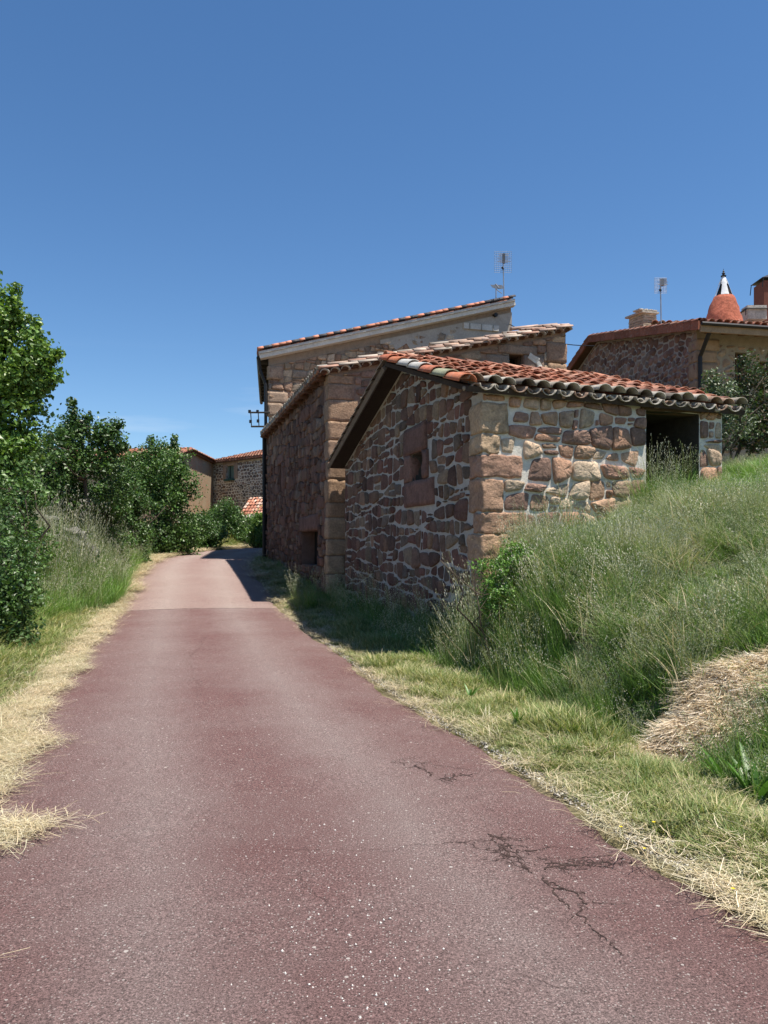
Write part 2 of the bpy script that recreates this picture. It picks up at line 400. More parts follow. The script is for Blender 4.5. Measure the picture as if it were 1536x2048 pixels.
def wall_sheet(mb, W, poly, holes=(), depth=.35, col=(.4, .37, .33), dark=.8):
    """front face with real openings and their reveals; returns nothing"""
    loops = [[Vector((a, z, 0)) for a, z in poly]]
    for (a0, z0, a1, z1) in holes: loops.append([Vector((a0, z0, 0)), Vector((a1, z0, 0)), Vector((a1, z1, 0)), Vector((a0, z1, 0))])
    flat = [p for l in loops for p in l]; tris = tessellate_polygon(loops)
    mb.add([W.P(p.x, p.y) for p in flat], [tuple(t) for t in tris], col)
    for (a0, z0, a1, z1) in holes:
        c = [(a0, z0), (a1, z0), (a1, z1), (a0, z1)]
        for i in range(4):
            p, q = c[i], c[(i + 1) % 4]
            quad(mb, W.P(*p), W.P(*q), W.P(*q, -depth), W.P(*p, -depth), tuple(x * dark for x in col))  # reveal colour scaled down, recess shade put into it
def opening_back(W, hole, depth, parent, name='window', m=None):
    mb = MB(); a0, z0, a1, z1 = hole
    quad(mb, W.P(a0, z0, -depth), W.P(a1, z0, -depth), W.P(a1, z1, -depth), W.P(a0, z1, -depth))
    return mb.build(name, m or M_DARK, parent)
def stone(mb, W, poly, H, col, q, detail=2):
    """one bulging stone from a 2-D outline"""
    n = len(poly)
    if n < 3: return
    for _ in range(1 if detail < 2 else 2):
        new = []
        for i in range(len(poly)):
            a, b = poly[i], poly[(i + 1) % len(poly)]; k = q.uniform(.14, .23) if detail >= 2 else .22
            new += [(a[0] + (b[0] - a[0]) * k, a[1] + (b[1] - a[1]) * k), (a[0] + (b[0] - a[0]) * (1 - k), a[1] + (b[1] - a[1]) * (1 - k))]
        poly = new
    # merge very close points
    pp = [poly[0]]
    for p in poly[1:]:
        if math.hypot(p[0] - pp[-1][0], p[1] - pp[-1][1]) > .012: pp.append(p)
    poly = pp; n = len(poly)
    if n < 3: return
    cx = sum(p[0] for p in poly) / n; cy = sum(p[1] for p in poly) / n
    tx, ty = q.uniform(-.25, .25) * H * 2, q.uniform(-.25, .25) * H * 2
    r0 = max(math.hypot(p[0] - cx, p[1] - cy) for p in poly) or 1
    rings = [(1.0, -.02), (.975, H * .55), (.91, H * .92), (.5, H)] if detail >= 2 else [(1.0, -.01), (.9, H * .85)]
    vs = []; fs = []; cs = []
    for ri, (k, h) in enumerate(rings):
        for p in poly:
            j = 0 if ri == 0 else q.uniform(-1, 1) * H * .14
            u = cx + (p[0] - cx) * k; v = cy + (p[1] - cy) * k
            if ri and detail >= 2: u += q.uniform(-1, 1) * .004; v += q.uniform(-1, 1) * .004
            hh = h + (j + (tx * (u - cx) + ty * (v - cy)) / r0 if ri else 0)
            vs.append(W.P(u, v, hh))
    vs.append(W.P(cx, cy, rings[-1][1] + q.uniform(-.1, .2) * H))
    for r in range(len(rings) - 1):
        for i in range(n): fs.append((r * n + i, r * n + (i + 1) % n, (r + 1) * n + (i + 1) % n, (r + 1) * n + i))
    b = (len(rings) - 1) * n
    for i in range(n): fs.append((b + i, b + (i + 1) % n, b + n))
    mb.add(vs, fs, col)
def rubble(mb, W, poly, excl=(), rh=(.13, .28), asp=(1.0, 2.0), gap=.014, H=.045, pal=RED, seed=1, detail=2, coursed=.25, colvar=.25, style='voronoi'):
    q = random.Random(seed); a0 = min(p[0] for p in poly); a1 = max(p[0] for p in poly); z0 = min(p[1] for p in poly); z1 = max(p[1] for p in poly)
    seeds = []; z = z0 - .1
    while z < z1 + .2:
        h = q.uniform(*rh); a = a0 - q.uniform(0, .4)
        while a < a1 + .2:
            w_ = h * q.uniform(*asp)
            if q.random() < .18 and w_ > .2:   # a stack of two thin ones
                seeds.append((a + w_ / 2 + q.uniform(-.03, .03), z + h * .27)); seeds.append((a + w_ / 2 + q.uniform(-.03, .03), z + h * .76))
            else: seeds.append((a + w_ / 2 + q.uniform(-.1, .1) * w_, z + h / 2 + q.uniform(-1, 1) * h * coursed))
            a += w_
        z += h * .96
    ccw = sum(poly[i][0] * poly[(i + 1) % len(poly)][1] - poly[(i + 1) % len(poly)][0] * poly[i][1] for i in range(len(poly))) > 0
    cells = []
    if style == 'course':
        z = z0 - .1; row = 0
        wob = lambda a, r: .05 * math.sin(a * 2.3 + r * 1.9 + seed) + .03 * math.sin(a * 5.7 + r * 3.1)
        while z < z1 + .2:
            h = q.uniform(*rh); a = a0 - q.uniform(0, .4); tl = q.uniform(-.05, .05)
            while a < a1 + .3:
                w_ = h * q.uniform(*asp); tr = q.uniform(-.22, .22) * h; j = lambda: q.uniform(-.09, .09) * h
                f = lambda aa, t: z + wob(aa, row + t) + t * h
                bl = (a - tl + j() * .4, f(a, 0) + j()); br = (a + w_ - tr, f(a + w_, 0) + j()); tr_ = (a + w_ + tr, f(a + w_, 1) + j()); tl_ = (a + tl, f(a, 1) + j())
                def sub(P):
                    out = []
                    for i in range(len(P)):
                        p, r_ = P[i], P[(i + 1) % len(P)]; t = q.uniform(.35, .65); dx, dy = r_[0] - p[0], r_[1] - p[1]; o_ = q.uniform(-.01, .07)
                        out += [p, (p[0] + dx * t + dy * o_, p[1] + dy * t - dx * o_)]
                    return out
                k = q.random()
                if k < .16 and h > .2:
                    m0 = (lerp(bl[0], tl_[0], .5), lerp(bl[1], tl_[1], q.uniform(.35, .65))); m1 = (lerp(br[0], tr_[0], .5), lerp(br[1], tr_[1], q.uniform(.35, .65)))
                    cells += [sub([bl, br, m1, m0]), sub([m0, m1, tr_, tl_])]
                elif k < .24 and w_ > .3:
                    t0 = q.uniform(.62, .8); b2 = (lerp(bl[0], br[0], t0), lerp(bl[1], br[1], t0)); t2 = (lerp(tl_[0], tr_[0], t0), lerp(tl_[1], tr_[1], t0)); h2 = (lerp(b2[0], t2[0], .5), lerp(b2[1], t2[1], .5)); h3 = (lerp(br[0], tr_[0], .5), lerp(br[1], tr_[1], .5))
                    cells += [sub([bl, b2, t2, tl_]), sub([b2, br, h3, h2]), sub([h2, h3, tr_, t2])]
                else: cells.append(sub([bl, br, tr_, tl_]))
                a += w_; tl = tr
            z += h; row += 1
        seeds = [(sum(p[0] for p in c) / len(c), sum(p[1] for p in c) / len(c)) for c in cells]
    Sd = np.array(seeds)
    for i, (sx_, sy_) in enumerate(seeds):
        if any(r[0] < sx_ < r[2] and r[1] < sy_ < r[3] for r in excl): continue
        g = gap * q.uniform(.5, 1.7)
        if cells:
            P = cells[i]; c = list(P)
            for k in range(len(P)):
                p, r_ = P[k], P[(k + 1) % len(P)]; ex, ey = r_[0] - p[0], r_[1] - p[1]; l = math.hypot(ex, ey) or 1
                c = clip(c, p[0] - ey / l * g, p[1] + ex / l * g, ey / l, -ex / l)
                if len(c) < 3: break
        else:
            D = (Sd[:, 0] - sx_) ** 2 + (Sd[:, 1] - sy_) ** 2; nb = np.argsort(D)[1:19]
            c = [(sx_ - .6, sy_ - .6), (sx_ + .6, sy_ - .6), (sx_ + .6, sy_ + .6), (sx_ - .6, sy_ + .6)]
            for j in nb:
                dx, dy = Sd[j, 0] - sx_, Sd[j, 1] - sy_; l = math.hypot(dx, dy)
                if l < 1e-6: continue
                c = clip(c, sx_ + dx * .5 - dx / l * g, sy_ + dy * .5 - dy / l * g, dx / l, dy / l)
                if len(c) < 3: break
        if len(c) < 3: continue
        for k in range(len(poly)):
            a, b = poly[k], poly[(k + 1) % len(poly)]; ex, ey = b[0] - a[0], b[1] - a[1]; l = math.hypot(ex, ey)
            nx_, ny_ = (ey / l, -ex / l) if ccw else (-ey / l, ex / l)
            c = clip(c, a[0] - nx_ * g, a[1] - ny_ * g, nx_, ny_)
            if len(c) < 3: break
        if len(c) < 3: continue
        for r in excl:
            ds = [(sx_ - r[2], (r[2] + g, 0, -1, 0)), (r[0] - sx_, (r[0] - g, 0, 1, 0)), (sy_ - r[3], (0, r[3] + g, 0, -1)), (r[1] - sy_, (0, r[1] - g, 0, 1))]
            m_, cl_ = max(ds, key=lambda t: t[0])
            if m_ < 0 or m_ > .8: continue
            if cl_[2]: c = clip(c, cl_[0], 0, cl_[2], 0)
            else: c = clip(c, 0, cl_[1], 0, cl_[3])
            if len(c) < 3: break
        if len(c) < 3: continue
        ar = abs(sum(c[k][0] * c[(k + 1) % len(c)][1] - c[(k + 1) % len(c)][0] * c[k][1] for k in range(len(c)))) / 2
        if ar < .0012: continue
        cc = q.choice(pal); f = 1 + q.uniform(-colvar, colvar)
        stone(mb, W, c, H * q.uniform(.25, 1.5), tuple(x * f for x in cc), q, detail)
def block(mb, c, ax, ay, az_, col, q, n=5, rough=.014, rnd=.07):
    """a squared stone: half axes ax, ay, az; worn edges and a rough face"""
    la, lb, lc = ax.length, ay.length, az_.length; r = min(la, lb, lc) * rnd * 2; vs = []; fs = []; idx = {}
    off = Vector((q.uniform(0, 99), q.uniform(0, 99), q.uniform(0, 99)))
    def vert(i, j, k):
        key = (i, j, k)
        if key in idx: return idx[key]
        u, v, w_ = (2 * i / n - 1) * la, (2 * j / n - 1) * lb, (2 * k / n - 1) * lc
        iu, iv, iw = max(-la + r, min(la - r, u)), max(-lb + r, min(lb - r, v)), max(-lc + r, min(lc - r, w_))
        d = Vector((u - iu, v - iv, w_ - iw))
        if d.length > 1e-6: d = d.normalized() * r
        p = Vector((iu, iv, iw)) + d
        p += noise.noise_vector(p * 6 + off) * rough * 1.5 + noise.noise_vector(p * 17 + off) * rough
        idx[key] = len(vs); vs.append(c + ax / la * p.x + ay / lb * p.y + az_ / lc * p.z); return idx[key]
    for a in range(n):
        for b in range(n):
            fs += [(vert(a, b, 0), vert(a, b + 1, 0), vert(a + 1, b + 1, 0), vert(a + 1, b, 0)), (vert(a, b, n), vert(a + 1, b, n), vert(a + 1, b + 1, n), vert(a, b + 1, n)),
                   (vert(a, 0, b), vert(a + 1, 0, b), vert(a + 1, 0, b + 1), vert(a, 0, b + 1)), (vert(a, n, b), vert(a, n, b + 1), vert(a + 1, n, b + 1), vert(a + 1, n, b)),
                   (vert(0, a, b), vert(0, a, b + 1), vert(0, a + 1, b + 1), vert(0, a + 1, b)), (vert(n, a, b), vert(n, a + 1, b), vert(n, a + 1, b + 1), vert(n, a, b + 1))]
    mb.add(vs, fs, col)
def wblock(mb, W, a0, z0, a1, z1, col, q, thick=.12, proud=.05):
    block(mb, W.P((a0 + a1) / 2, (z0 + z1) / 2, proud - thick), W.a * (a1 - a0) / 2, Vector((0, 0, (z1 - z0) / 2)), W.n * thick, col, q)

# ------------------------------------------------------------------ roof tiles
TC = [(.33, .135, .085), (.38, .17, .11), (.27, .11, .075), (.42, .23, .16), (.30, .15, .105), (.20, .10, .075), (.35, .19, .14)]
GREYT = [(.26, .23, .19), (.33, .30, .25), (.15, .13, .11), (.40, .37, .32), (.28, .19, .14)]
def half_tube(mb, A, B, up, rA, rB, col, seg=6, th=.014, inv=False, arc=math.pi):
    d = (B - A).normalized(); s = d.cross(up).normalized(); u = s.cross(d).normalized()
    if inv: u = -u
    vs = []
    for P, r in ((A, rA), (B, rB)):
        for rr in (r, r - th):
            for k in range(seg + 1):
                t = (math.pi - arc) / 2 + arc * k / seg; vs.append(P + s * math.cos(t) * rr + u * math.sin(t) * rr * .82)
    n = seg + 1; fs = []
    for k in range(seg):
        fs += [(k, k + 1, 2 * n + k + 1, 2 * n + k), (n + k, 3 * n + k, 3 * n + k + 1, n + k + 1), (k, n + k, n + k + 1, k + 1), (2 * n + k, 2 * n + k + 1, 3 * n + k + 1, 3 * n + k)]
    fs += [(0, 2 * n, 3 * n, n), (seg, n + seg, 3 * n + seg, 2 * n + seg)]
    mb.add(vs, fs, col)
def tiled_slope(mb, E0, E1, R0, R1, q, sp=.235, L=.36, r=.095, pal=TC, greyrow=True, seg=6, jit=1.0, lift=.05):
    nc = max(2, round((E1 - E0).length / sp)); sl = ((R0 - E0).length + (R1 - E1).length) / 2; nrw = max(1, int(sl / L))
    up0 = (E1 - E0).cross(R0 - E0).normalized()
    if up0.z < 0: up0 = -up0
    for i in range(nc):
        for j in range(nrw + 1):
            for ch in (1, 0):
                u = (i + (.5 if ch == 0 else 1.0)) / nc
                if ch and i == nc - 1: continue
                e = E0.lerp(E1, u); rr = R0.lerp(R1, u); d = (rr - e).normalized(); ll = (rr - e).length
                t0 = j * L - (.0 if not ch else .03); t1 = min(t0 + L * 1.22, ll + .02)
                if t1 - t0 < .1: continue
                col = q.choice(pal); f = q.uniform(.8, 1.2); col = tuple(c * f for c in col)
                if greyrow and j == 0: col = q.choice(GREYT)
                sh = Vector((q.uniform(-1, 1), q.uniform(-1, 1), 0)) * .008 * jit
                if ch: half_tube(mb, e + d * t0 + up0 * (.055) + sh, e + d * t1 + up0 * .035, up0, r, r * .85, col, seg, inv=True)
                else: half_tube(mb, e + d * t0 + up0 * (lift + .015 + q.uniform(-.006, .01) * jit) + sh, e + d * t1 + up0 * lift * .75 + sh, up0, r * 1.06, r * .82, col, seg)
def deck(mb, E0, E1, R0, R1, th=.05, col=(.08, .06, .045)):
    n = (E1 - E0).cross(R0 - E0).normalized()
    if n.z < 0: n = -n
    t = [E0, E1, R1, R0]; b = [p - n * th for p in t]
    mb.add(t + b, [(0, 1, 2, 3), (7, 6, 5, 4), (0, 4, 5, 1), (1, 5, 6, 2), (2, 6, 7, 3), (3, 7, 4, 0)], col)
def scallops(mb, P0, P1, out, q, sp=.2, r=.085, ln=.22, pal=GREYT, jit=.01):
    n = max(1, int((P1 - P0).length / sp)); up = Vector((0, 0, 1))
    for i in range(n):
        c = P0.lerp(P1, (i + .5) / n) + Vector((0, 0, q.uniform(-jit, jit)))
        half_tube(mb, c + out * q.uniform(-.01, .03), c - out * ln, up, r, r * .85, q.choice(pal), 6, .016)
def run_tiles(mb, P0, P1, q, L=.34, r=.09, colf=None, rise=.02, sag=0.0):
    """cover tiles laid one after another along a line (a verge or ridge)"""
    n = max(1, int((P1 - P0).length / L)); d = (P1 - P0).normalized(); side = d.cross(Vector((0, 0, 1))).normalized(); up = side.cross(d)
    for i in range(n):
        a = P0.lerp(P1, i / n); b = P0.lerp(P1, (i + 1.15) / n) if i < n - 1 else P1
        sg = Vector((0, 0, -sag * math.sin(math.pi * i / n)))
        half_tube(mb, a + up * rise + sg, b + sg, up, r * 1.05, r * .85, colf(i) if colf else q.choice(TC), 8, .016)

# ================================================================== THE STONE SHED
C0 = V(1.27, 10.3); GD = V(-.275, 1).normalized(); RD = V(1, .40).normalized()
def P2(p, g=0, r=0): return (p.x + GD.x * g + RD.x * r, p.y + GD.y * g + RD.y * r)
def shed():
    T = empty('stone_shed', 'small rubble stone shed with red barrel tile roof beside the road, nearest building', 'shed')
    q = random.Random(5)
    LG = 8.1; LR = 4.0; ga = 3.55
    ze, za, zb = 3.62, 4.68, 3.50
    Wg = Wall(P2(C0), P2(C0, g=LG), (-1, -.3)); Wr = Wall(P2(C0), P2(C0, r=LR), (.4, -1))
    base = -.1
    gp = [(0, base), (LG, base), (LG, zb - .05), (ga, za), (0, ze)]
    # gable window
    a, z = Wg.at(832, 945); a2, z2 = Wg.at(815, 890); hole = (a - .0, z, a + .42, z + .62)
    hole = (Wg.at(849, 0)[0], wz(950, 11.9), Wg.at(825, 0)[0], wz(889, 11.9))
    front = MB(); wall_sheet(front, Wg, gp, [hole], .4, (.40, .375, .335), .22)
    door = (Wr.at(1292, 0)[0], 1.6, Wr.at(1398, 0)[0], 3.54)
    rp = [(0, base), (LR, base), (LR, ze), (0, ze)]
    wall_sheet(front, Wr, rp, [door], 1.4, (.60, .57, .50), .08)  # mortar brighter than on the gable, sunlight put into its colour
    # the two hidden sides
    c = [P2(C0), P2(C0, g=LG), P2(C0, g=LG, r=LR), P2(C0, r=LR)]
    def v3(p, z): return Vector((p[0], p[1], z))
    quad(front, v3(c[1], base), v3(c[2], base), v3(c[2], zb - .05), v3(c[1], zb - .05), (.3, .27, .23))
    ap1 = P2(C0, g=ga, r=LR)
    front.add([v3(c[3], base), v3(c[2], base), v3(c[2], zb - .05), v3(ap1, za), v3(c[3], ze)], [(0, 1, 2, 3, 4)], (.3, .27, .23))
    front.mi = 1
    # quoins at the near corner: real blocks wrapping both faces
    qs = front; z = .2; k = 0; exg = []; exr = []
    hs = [.42, .33, .47, .36, .28, .44, .31, .26]
    while z < ze - .25:
        h = hs[k % 8]; lg, lr = (.50, .30) if k % 2 else (.32, .46)
        if z + h > ze - .02: h = ze - .02 - z
        lg *= q.uniform(.75, 1.3); lr *= q.uniform(.75, 1.5)
        cen = C0 + GD * (lg / 2 - .015) + RD * (lr / 2 - .015)
        col = q.choice([(.42, .28, .185), (.36, .23, .155), (.44, .32, .21), (.34, .21, .15)])
        block(qs, Vector((cen.x, cen.y, z + h / 2)), Vector((GD.x, GD.y, 0)) * (lg / 2 + .015), Vector((RD.x, RD.y, 0)) * (lr / 2 + .015), Vector((0, 0, h / 2 - .010)), col, q, 10, .018, .035)
        exg.append((-.1, z, lg, z + h)); exr.append((-.1, z, lr, z + h)); z += h; k += 1
    # window surround
    qs = MB(); a0, z0, a1, z1 = hole; wc = [(.20, .115, .09), (.17, .10, .08), (.22, .13, .10)]
    wblock(qs, Wg, a0 - .5, z0 - .42, a1 + .35, z0, wc[0], q, .1, .045); exg.append((a0 - .5, z0 - .42, a1 + .35, z0))
    wblock(qs, Wg, a0 - .22, z0, a0, z1, wc[1], q, .1, .05); exg.append((a0 - .22, z0, a0, z1))
    wblock(qs, Wg, a1, z0, a1 + .42, z1, wc[2], q, .1, .04); exg.append((a1, z0, a1 + .42, z1))
    wblock(qs, Wg, a0 - .15, z1, a1 + .42, z1 + .45, wc[1], q, .1, .05); exg.append((a0 - .15, z1, a1 + .42, z1 + .45))
    exg.append(hole)
    # a long dark lintel stone high on the corner, as in the gable
    exr.append(door)
    qs.build('window_surround', M_STONE, T, True)
    st = front
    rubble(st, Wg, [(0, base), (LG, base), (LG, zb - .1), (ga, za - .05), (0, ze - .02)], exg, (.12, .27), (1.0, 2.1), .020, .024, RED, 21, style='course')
    sunlit_pal = [(.42, .28, .19), (.46, .34, .24), (.35, .21, .155), (.50, .39, .28), (.30, .19, .145), (.43, .26, .175), (.24, .155, .12)]  # paler than the gable stones: sunlight on this wall put into the colours
    rubble(st, Wr, [(0, base), (LR, base), (LR, ze - .03), (0, ze - .03)], exr, (.17, .30), (.9, 1.9), .016, .04, sunlit_pal, 24, style='course')
    st.build('wall', [M_MORTAR, M_STONE], T, True)
    opening_back(Wg, hole, .4, T, 'window'); opening_back(Wr, door, 1.4, T, 'doorway')
    lt = MB(); wblock(lt, Wr, door[0] - .1, 3.54, door[2] + .08, 3.62, (.10, .07, .05), q, .12, .02); lt.build('lintel_shade', M_WOOD, T)  # thin dark strip over the doorway, added where eave shadow falls
    # roof
    og, oe = .34, .15
    def rp3(g, r, z): p = P2(C0, g=g, r=r); return Vector((p[0], p[1], z))
    sr = (za - ze) / ga; sl_ = (za - zb) / (LG - ga)
    E0 = rp3(-oe, -og + .06, ze - oe * sr + .06); E1 = rp3(-oe, LR + .32, ze - oe * sr + .04)
    R0 = rp3(ga, -og, za + .08); R1 = rp3(ga, LR + .25, za + .06)
    B0 = rp3(LG + .25, -og, zb - .25 * sl_ + .06); B1 = rp3(LG + .25, LR + .25, zb - .25 * sl_ + .06)
    dk = MB(); deck(dk, E0, E1, R0, R1, .07, (.05, .038, .03)); deck(dk, R0, R1, B0, B1, .09, (.035, .028, .024)); dk.build('roof_deck', M_WOOD, T)
    rf = MB(); tiled_slope(rf, E0, E1, R0, R1, q, .245, .34, .105, lift=.06, jit=2.6)
    tiled_slope(rf, B0, B1, R0, R1, q, .26, .36, .1)
    # ridge and verge runs
    cols = {0: (.40, .13, .075), 1: (.42, .15, .08), 2: (.45, .44, .41), 3: (.42, .41, .38), 4: (.40, .14, .085), 5: (.27, .28, .19), 6: (.44, .16, .09)}
    def vf(i): return cols.get(6 - i if i < 7 else 0, q.choice(TC)) if False else cols.get(i, q.choice(TC))
    out = Vector((-RD.x, -RD.y, 0))
    nv = (R0 - E0).length / .44
    seq = [6, 5, 4, 3, 2, 1, 0, 1, 0]
    run_tiles(rf, E0 + Vector((0, 0, .03)), R0 + Vector((0, 0, .04)), q, .5, .125, lambda i: cols[seq[min(i, 8)]])
    run_tiles(rf, R0 + Vector((0, 0, .08)), R1 + Vector((0, 0, .08)), q, .38, .11)
    run_tiles(rf, B0 + Vector((0, 0, .0)), R0 + Vector((0, 0, .0)), q, .4, .06, lambda i: (.22, .20, .17))
    # double eave course with mortar, grey
    dn = Vector((-GD.x, -GD.y, 0))
    scallops(rf, E0 + Vector((0, 0, .0)), E1 + Vector((0, 0, .0)), dn, q, .245, .062, .3)
    run_ = rf
    n = 70
    for i in range(n):
        p = E0.lerp(E1, (i + q.random()) / n) + dn * q.uniform(-.10, -.02) + Vector((0, 0, q.uniform(-.03, .05)))
        s = q.uniform(.02, .045)
        block(run_, p, Vector((s, 0, 0)), Vector((0, s, 0)), Vector((0, 0, s * .8)), q.choice(GREYT), q, 2, .01, .3)
    rf.build('roof', M_TILE, T, True)
    bt = MB()
    tube(bt, [R0 - Vector((0, 0, .1)), B0 - Vector((0, 0, .07))], .05, (.17, .15, .13), 4); bt.build('bargeboard', M_WOOD, T)
    bm_ = MB()
    for i in range(5):     # rafter ends
        pass
    return T
shed()

# ================================================================== THE LONG BARN BEHIND IT
KB = V(wx(657, 18.5), 18.5); BD = V(-.28, 1).normalized(); BR = V(1, .30).normalized()
def barn():
    T = empty('stone_barn', 'long reddish stone barn directly behind the shed, with scalloped tile verge and small dark window', 'barn')
    q = random.Random(8); Lb = 10.9; Lf = 6.15
    def pt(b=0, r=0): return (KB.x + BD.x * b + BR.x * r, KB.y + BD.y * b + BR.y * r)
    def v3(b, r, z): p = pt(b, r); return Vector((p[0], p[1], z))
    z0, zr = 5.66, 7.12
    Wl = Wall(pt(), pt(b=Lb), (-1, -.2)); Wf = Wall(pt(), pt(r=Lf), (.3, -1))
    base = .1
    # openings in the road wall
    def rect(px0, px1, py0, py1, W):
        a0, _ = W.at(px0, 0); a1, _ = W.at(px1, 0); am = (a0 + a1) / 2; Y = W.P(am, 0).y
        return (min(a0, a1), wz(py1, Y), max(a0, a1), wz(py0, Y))
    w1 = rect(557, 566, 928, 985, Wl); dr = rect(604, 636, 1062, 1130, Wl); w0 = rect(545, 549, 1000, 1022, Wl)
    w1 = (w1[0], w1[1], w1[0] + .8, w1[3])
    sh = MB(); lp = [(0, base), (Lb, base), (Lb, z0), (0, z0)]
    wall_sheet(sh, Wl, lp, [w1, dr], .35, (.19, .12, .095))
    fw = rect(1018, 1047, 709, 738, Wf)
    fp = [(0, base), (Lf, base), (Lf, zr), (0, z0)]
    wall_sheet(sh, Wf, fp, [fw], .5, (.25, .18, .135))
    quad(sh, v3(Lb, 0, base), v3(Lb, Lf, base), v3(Lb, Lf, zr), v3(Lb, 0, z0), (.25, .18, .13))
    quad(sh, v3(0, Lf, base), v3(Lb, Lf, base), v3(Lb, Lf, zr), v3(0, Lf, zr), (.25, .18, .13))
    sh.mi = 1
    opening_back(Wl, w1, .35, T, 'window'); opening_back(Wl, dr, .35, T, 'doorway'); opening_back(Wf, fw, .5, T, 'window')
    qs = sh; exl = [w1, dr]; exf = [fw]; z = base
    k = 0
    while z < z0 - .15:
        h = q.uniform(.32, .55); h = min(h, z0 - .06 - z); lb, lf = (.26, .62) if k % 2 else (.42, .5)
        lf *= q.uniform(.8, 1.2)
        if k > 8: lf *= 1.3
        cen = KB + BD * (lb / 2 - .03) + BR * (lf / 2 - .03)
        block(qs, Vector((cen.x, cen.y, z + h / 2)), Vector((BD.x, BD.y, 0)) * (lb / 2 + .005), Vector((BR.x, BR.y, 0)) * (lf / 2 - .005), Vector((0, 0, h / 2 - .005)),
              q.choice([(.33, .22, .14), (.30, .20, .13), (.28, .19, .13), (.35, .25, .165)]), q, 7, .012, .05)
        exl.append((-.1, z, lb, z + h)); exf.append((-.1, z, lf, z + h)); z += h; k += 1
    # big blocks round the little front window
    a0, y0, a1, y1 = fw
    for r_ in ((a0 - .62, y0 - .15, a0, y1 - .05), (a1, y0 - .2, a1 + .55, y1), (a0 - .3, y1, a1 + .35, y1 + .22), (a0 - .1, y0 - .3, a1 + .15, y0)):
        wblock(qs, Wf, *r_, q.choice([(.25, .19, .145), (.23, .165, .125)]), q, .12, .05); exf.append(r_)
    # right-hand quoins of the front
    z = 4.6
    while z < zr - .5:
        h = q.uniform(.35, .55); l = q.uniform(.5, .8); wblock(qs, Wf, Lf - l, z, Lf + .02, z + h - .02, q.choice([(.30, .20, .13), (.27, .18, .125)]), q, .15, .05); exf.append((Lf - l, z, Lf + .1, z + h)); z += h
    for r_ in ((w1[0] - .2, w1[1], w1[0], w1[3]), (w1[0] - .3, w1[3], w1[2] + .3, w1[3] + .3), (dr[0] - .3, dr[3], dr[2] + .3, dr[3] + .4)):
        wblock(qs, Wl, *r_, (.17, .10, .08), q, .1, .05); exl.append(r_)
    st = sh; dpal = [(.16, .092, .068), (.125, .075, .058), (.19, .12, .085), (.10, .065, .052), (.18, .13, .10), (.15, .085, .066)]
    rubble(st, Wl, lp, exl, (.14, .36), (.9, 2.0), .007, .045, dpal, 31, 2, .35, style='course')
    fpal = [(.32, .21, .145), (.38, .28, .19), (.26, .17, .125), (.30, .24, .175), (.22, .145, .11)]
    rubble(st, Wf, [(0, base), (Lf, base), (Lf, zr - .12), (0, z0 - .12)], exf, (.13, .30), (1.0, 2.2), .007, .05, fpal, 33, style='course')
    st.build('wall', [M_MORTAR, M_STONE], T, True)
    # white mortar patch right of the window
    pm = MB()
    for (pa, pb, ww) in (((1056, 712), (1074, 725), .08), ((1074, 725), (1080, 748), .06)):
        A = Wf.at(*pa); B = Wf.at(*pb)
        block(pm, (Wf.P(*A, .06) + Wf.P(*B, .06)) / 2, (Wf.P(*B) - Wf.P(*A)) / 2, Wf.n * .02, (Wf.P(*B) - Wf.P(*A)).cross(Wf.n).normalized() * ww, (.55, .53, .48), q, 3, .02, .2)
    pm.build('mortar_patch', M_MORTAR, T)
    # roof
    sl = (zr - z0) / Lf; oe = .25
    E0 = v3(-.12, -oe, z0 - oe * sl + .05); E1 = v3(Lb, -oe, z0 - oe * sl + .05); R0 = v3(-.12, Lf + .1, zr + .05); R1 = v3(Lb, Lf + .1, zr + .05)
    dk = MB(); deck(dk, E0, E1, R0, R1, .07, (.10, .055, .038)); dk.build('roof_deck', M_WOOD, T)
    rf = MB(); tiled_slope(rf, E0, E1, R0, R1, q, .25, .40, .1, [(.40, .27, .20), (.36, .20, .14), (.45, .36, .29), (.33, .22, .17)], True, 5)
    up = (R0 - E0).cross(BD.to_3d()).normalized(); up = up if up.z > 0 else -up
    tp = [(.42, .30, .24), (.40, .24, .18), (.47, .40, .33), (.33, .24, .19), (.45, .33, .27)]
    for c_, (hgt, back, t0, t1) in enumerate(((.0, -.04, 0, 1), (.075, .12, .04, 1), (.14, .30, .16, .98), (.20, .5, .45, .9), (.27, .66, .80, 1))):
        a = E0.lerp(R0, t0) + BD.to_3d() * back + up * hgt; b = E0.lerp(R0, t1) + BD.to_3d() * back + up * hgt
        run_tiles(rf, a, b, q, .46, .085, lambda i: tj(q.choice(tp), q.uniform(.65, 1.1)), .03, .05)
    dn = Vector((-BD.x, -BD.y, 0))
    scallops(rf, E0 + Vector((0, 0, -.07)) + dn * .10, R0 + Vector((0, 0, -.07)) + dn * .10, dn * 1.0, q, .25, .115, .3, GREYT, .015)
    scallops(rf, E0 + Vector((0, 0, -.04)), E1 + Vector((0, 0, -.04)), Vector((-BR.x, -BR.y, 0)), q, .24, .1, .2, TC)
    rf.build('roof', M_TILE, T, True)
    tm = MB()          # timber wall plate under the road eave
    for i in range(14): 
        tm = MB(); c = v3(.3 + i * .78, -.12, z0 - .10); box(tm, c, BR.to_3d() * .14, BD.to_3d() * .05, Vector((0, 0, .05)), (.13, .07, .045)); tm.build('rafter', M_WOOD, T)
    tm = MB(); box(tm, v3(Lb / 2, -.2, z0 - .02), BD.to_3d() * (Lb / 2), BR.to_3d() * .03, Vector((0, 0, .07)), (.16, .085, .055))
    tm.build('wall_plate', M_WOOD, T)
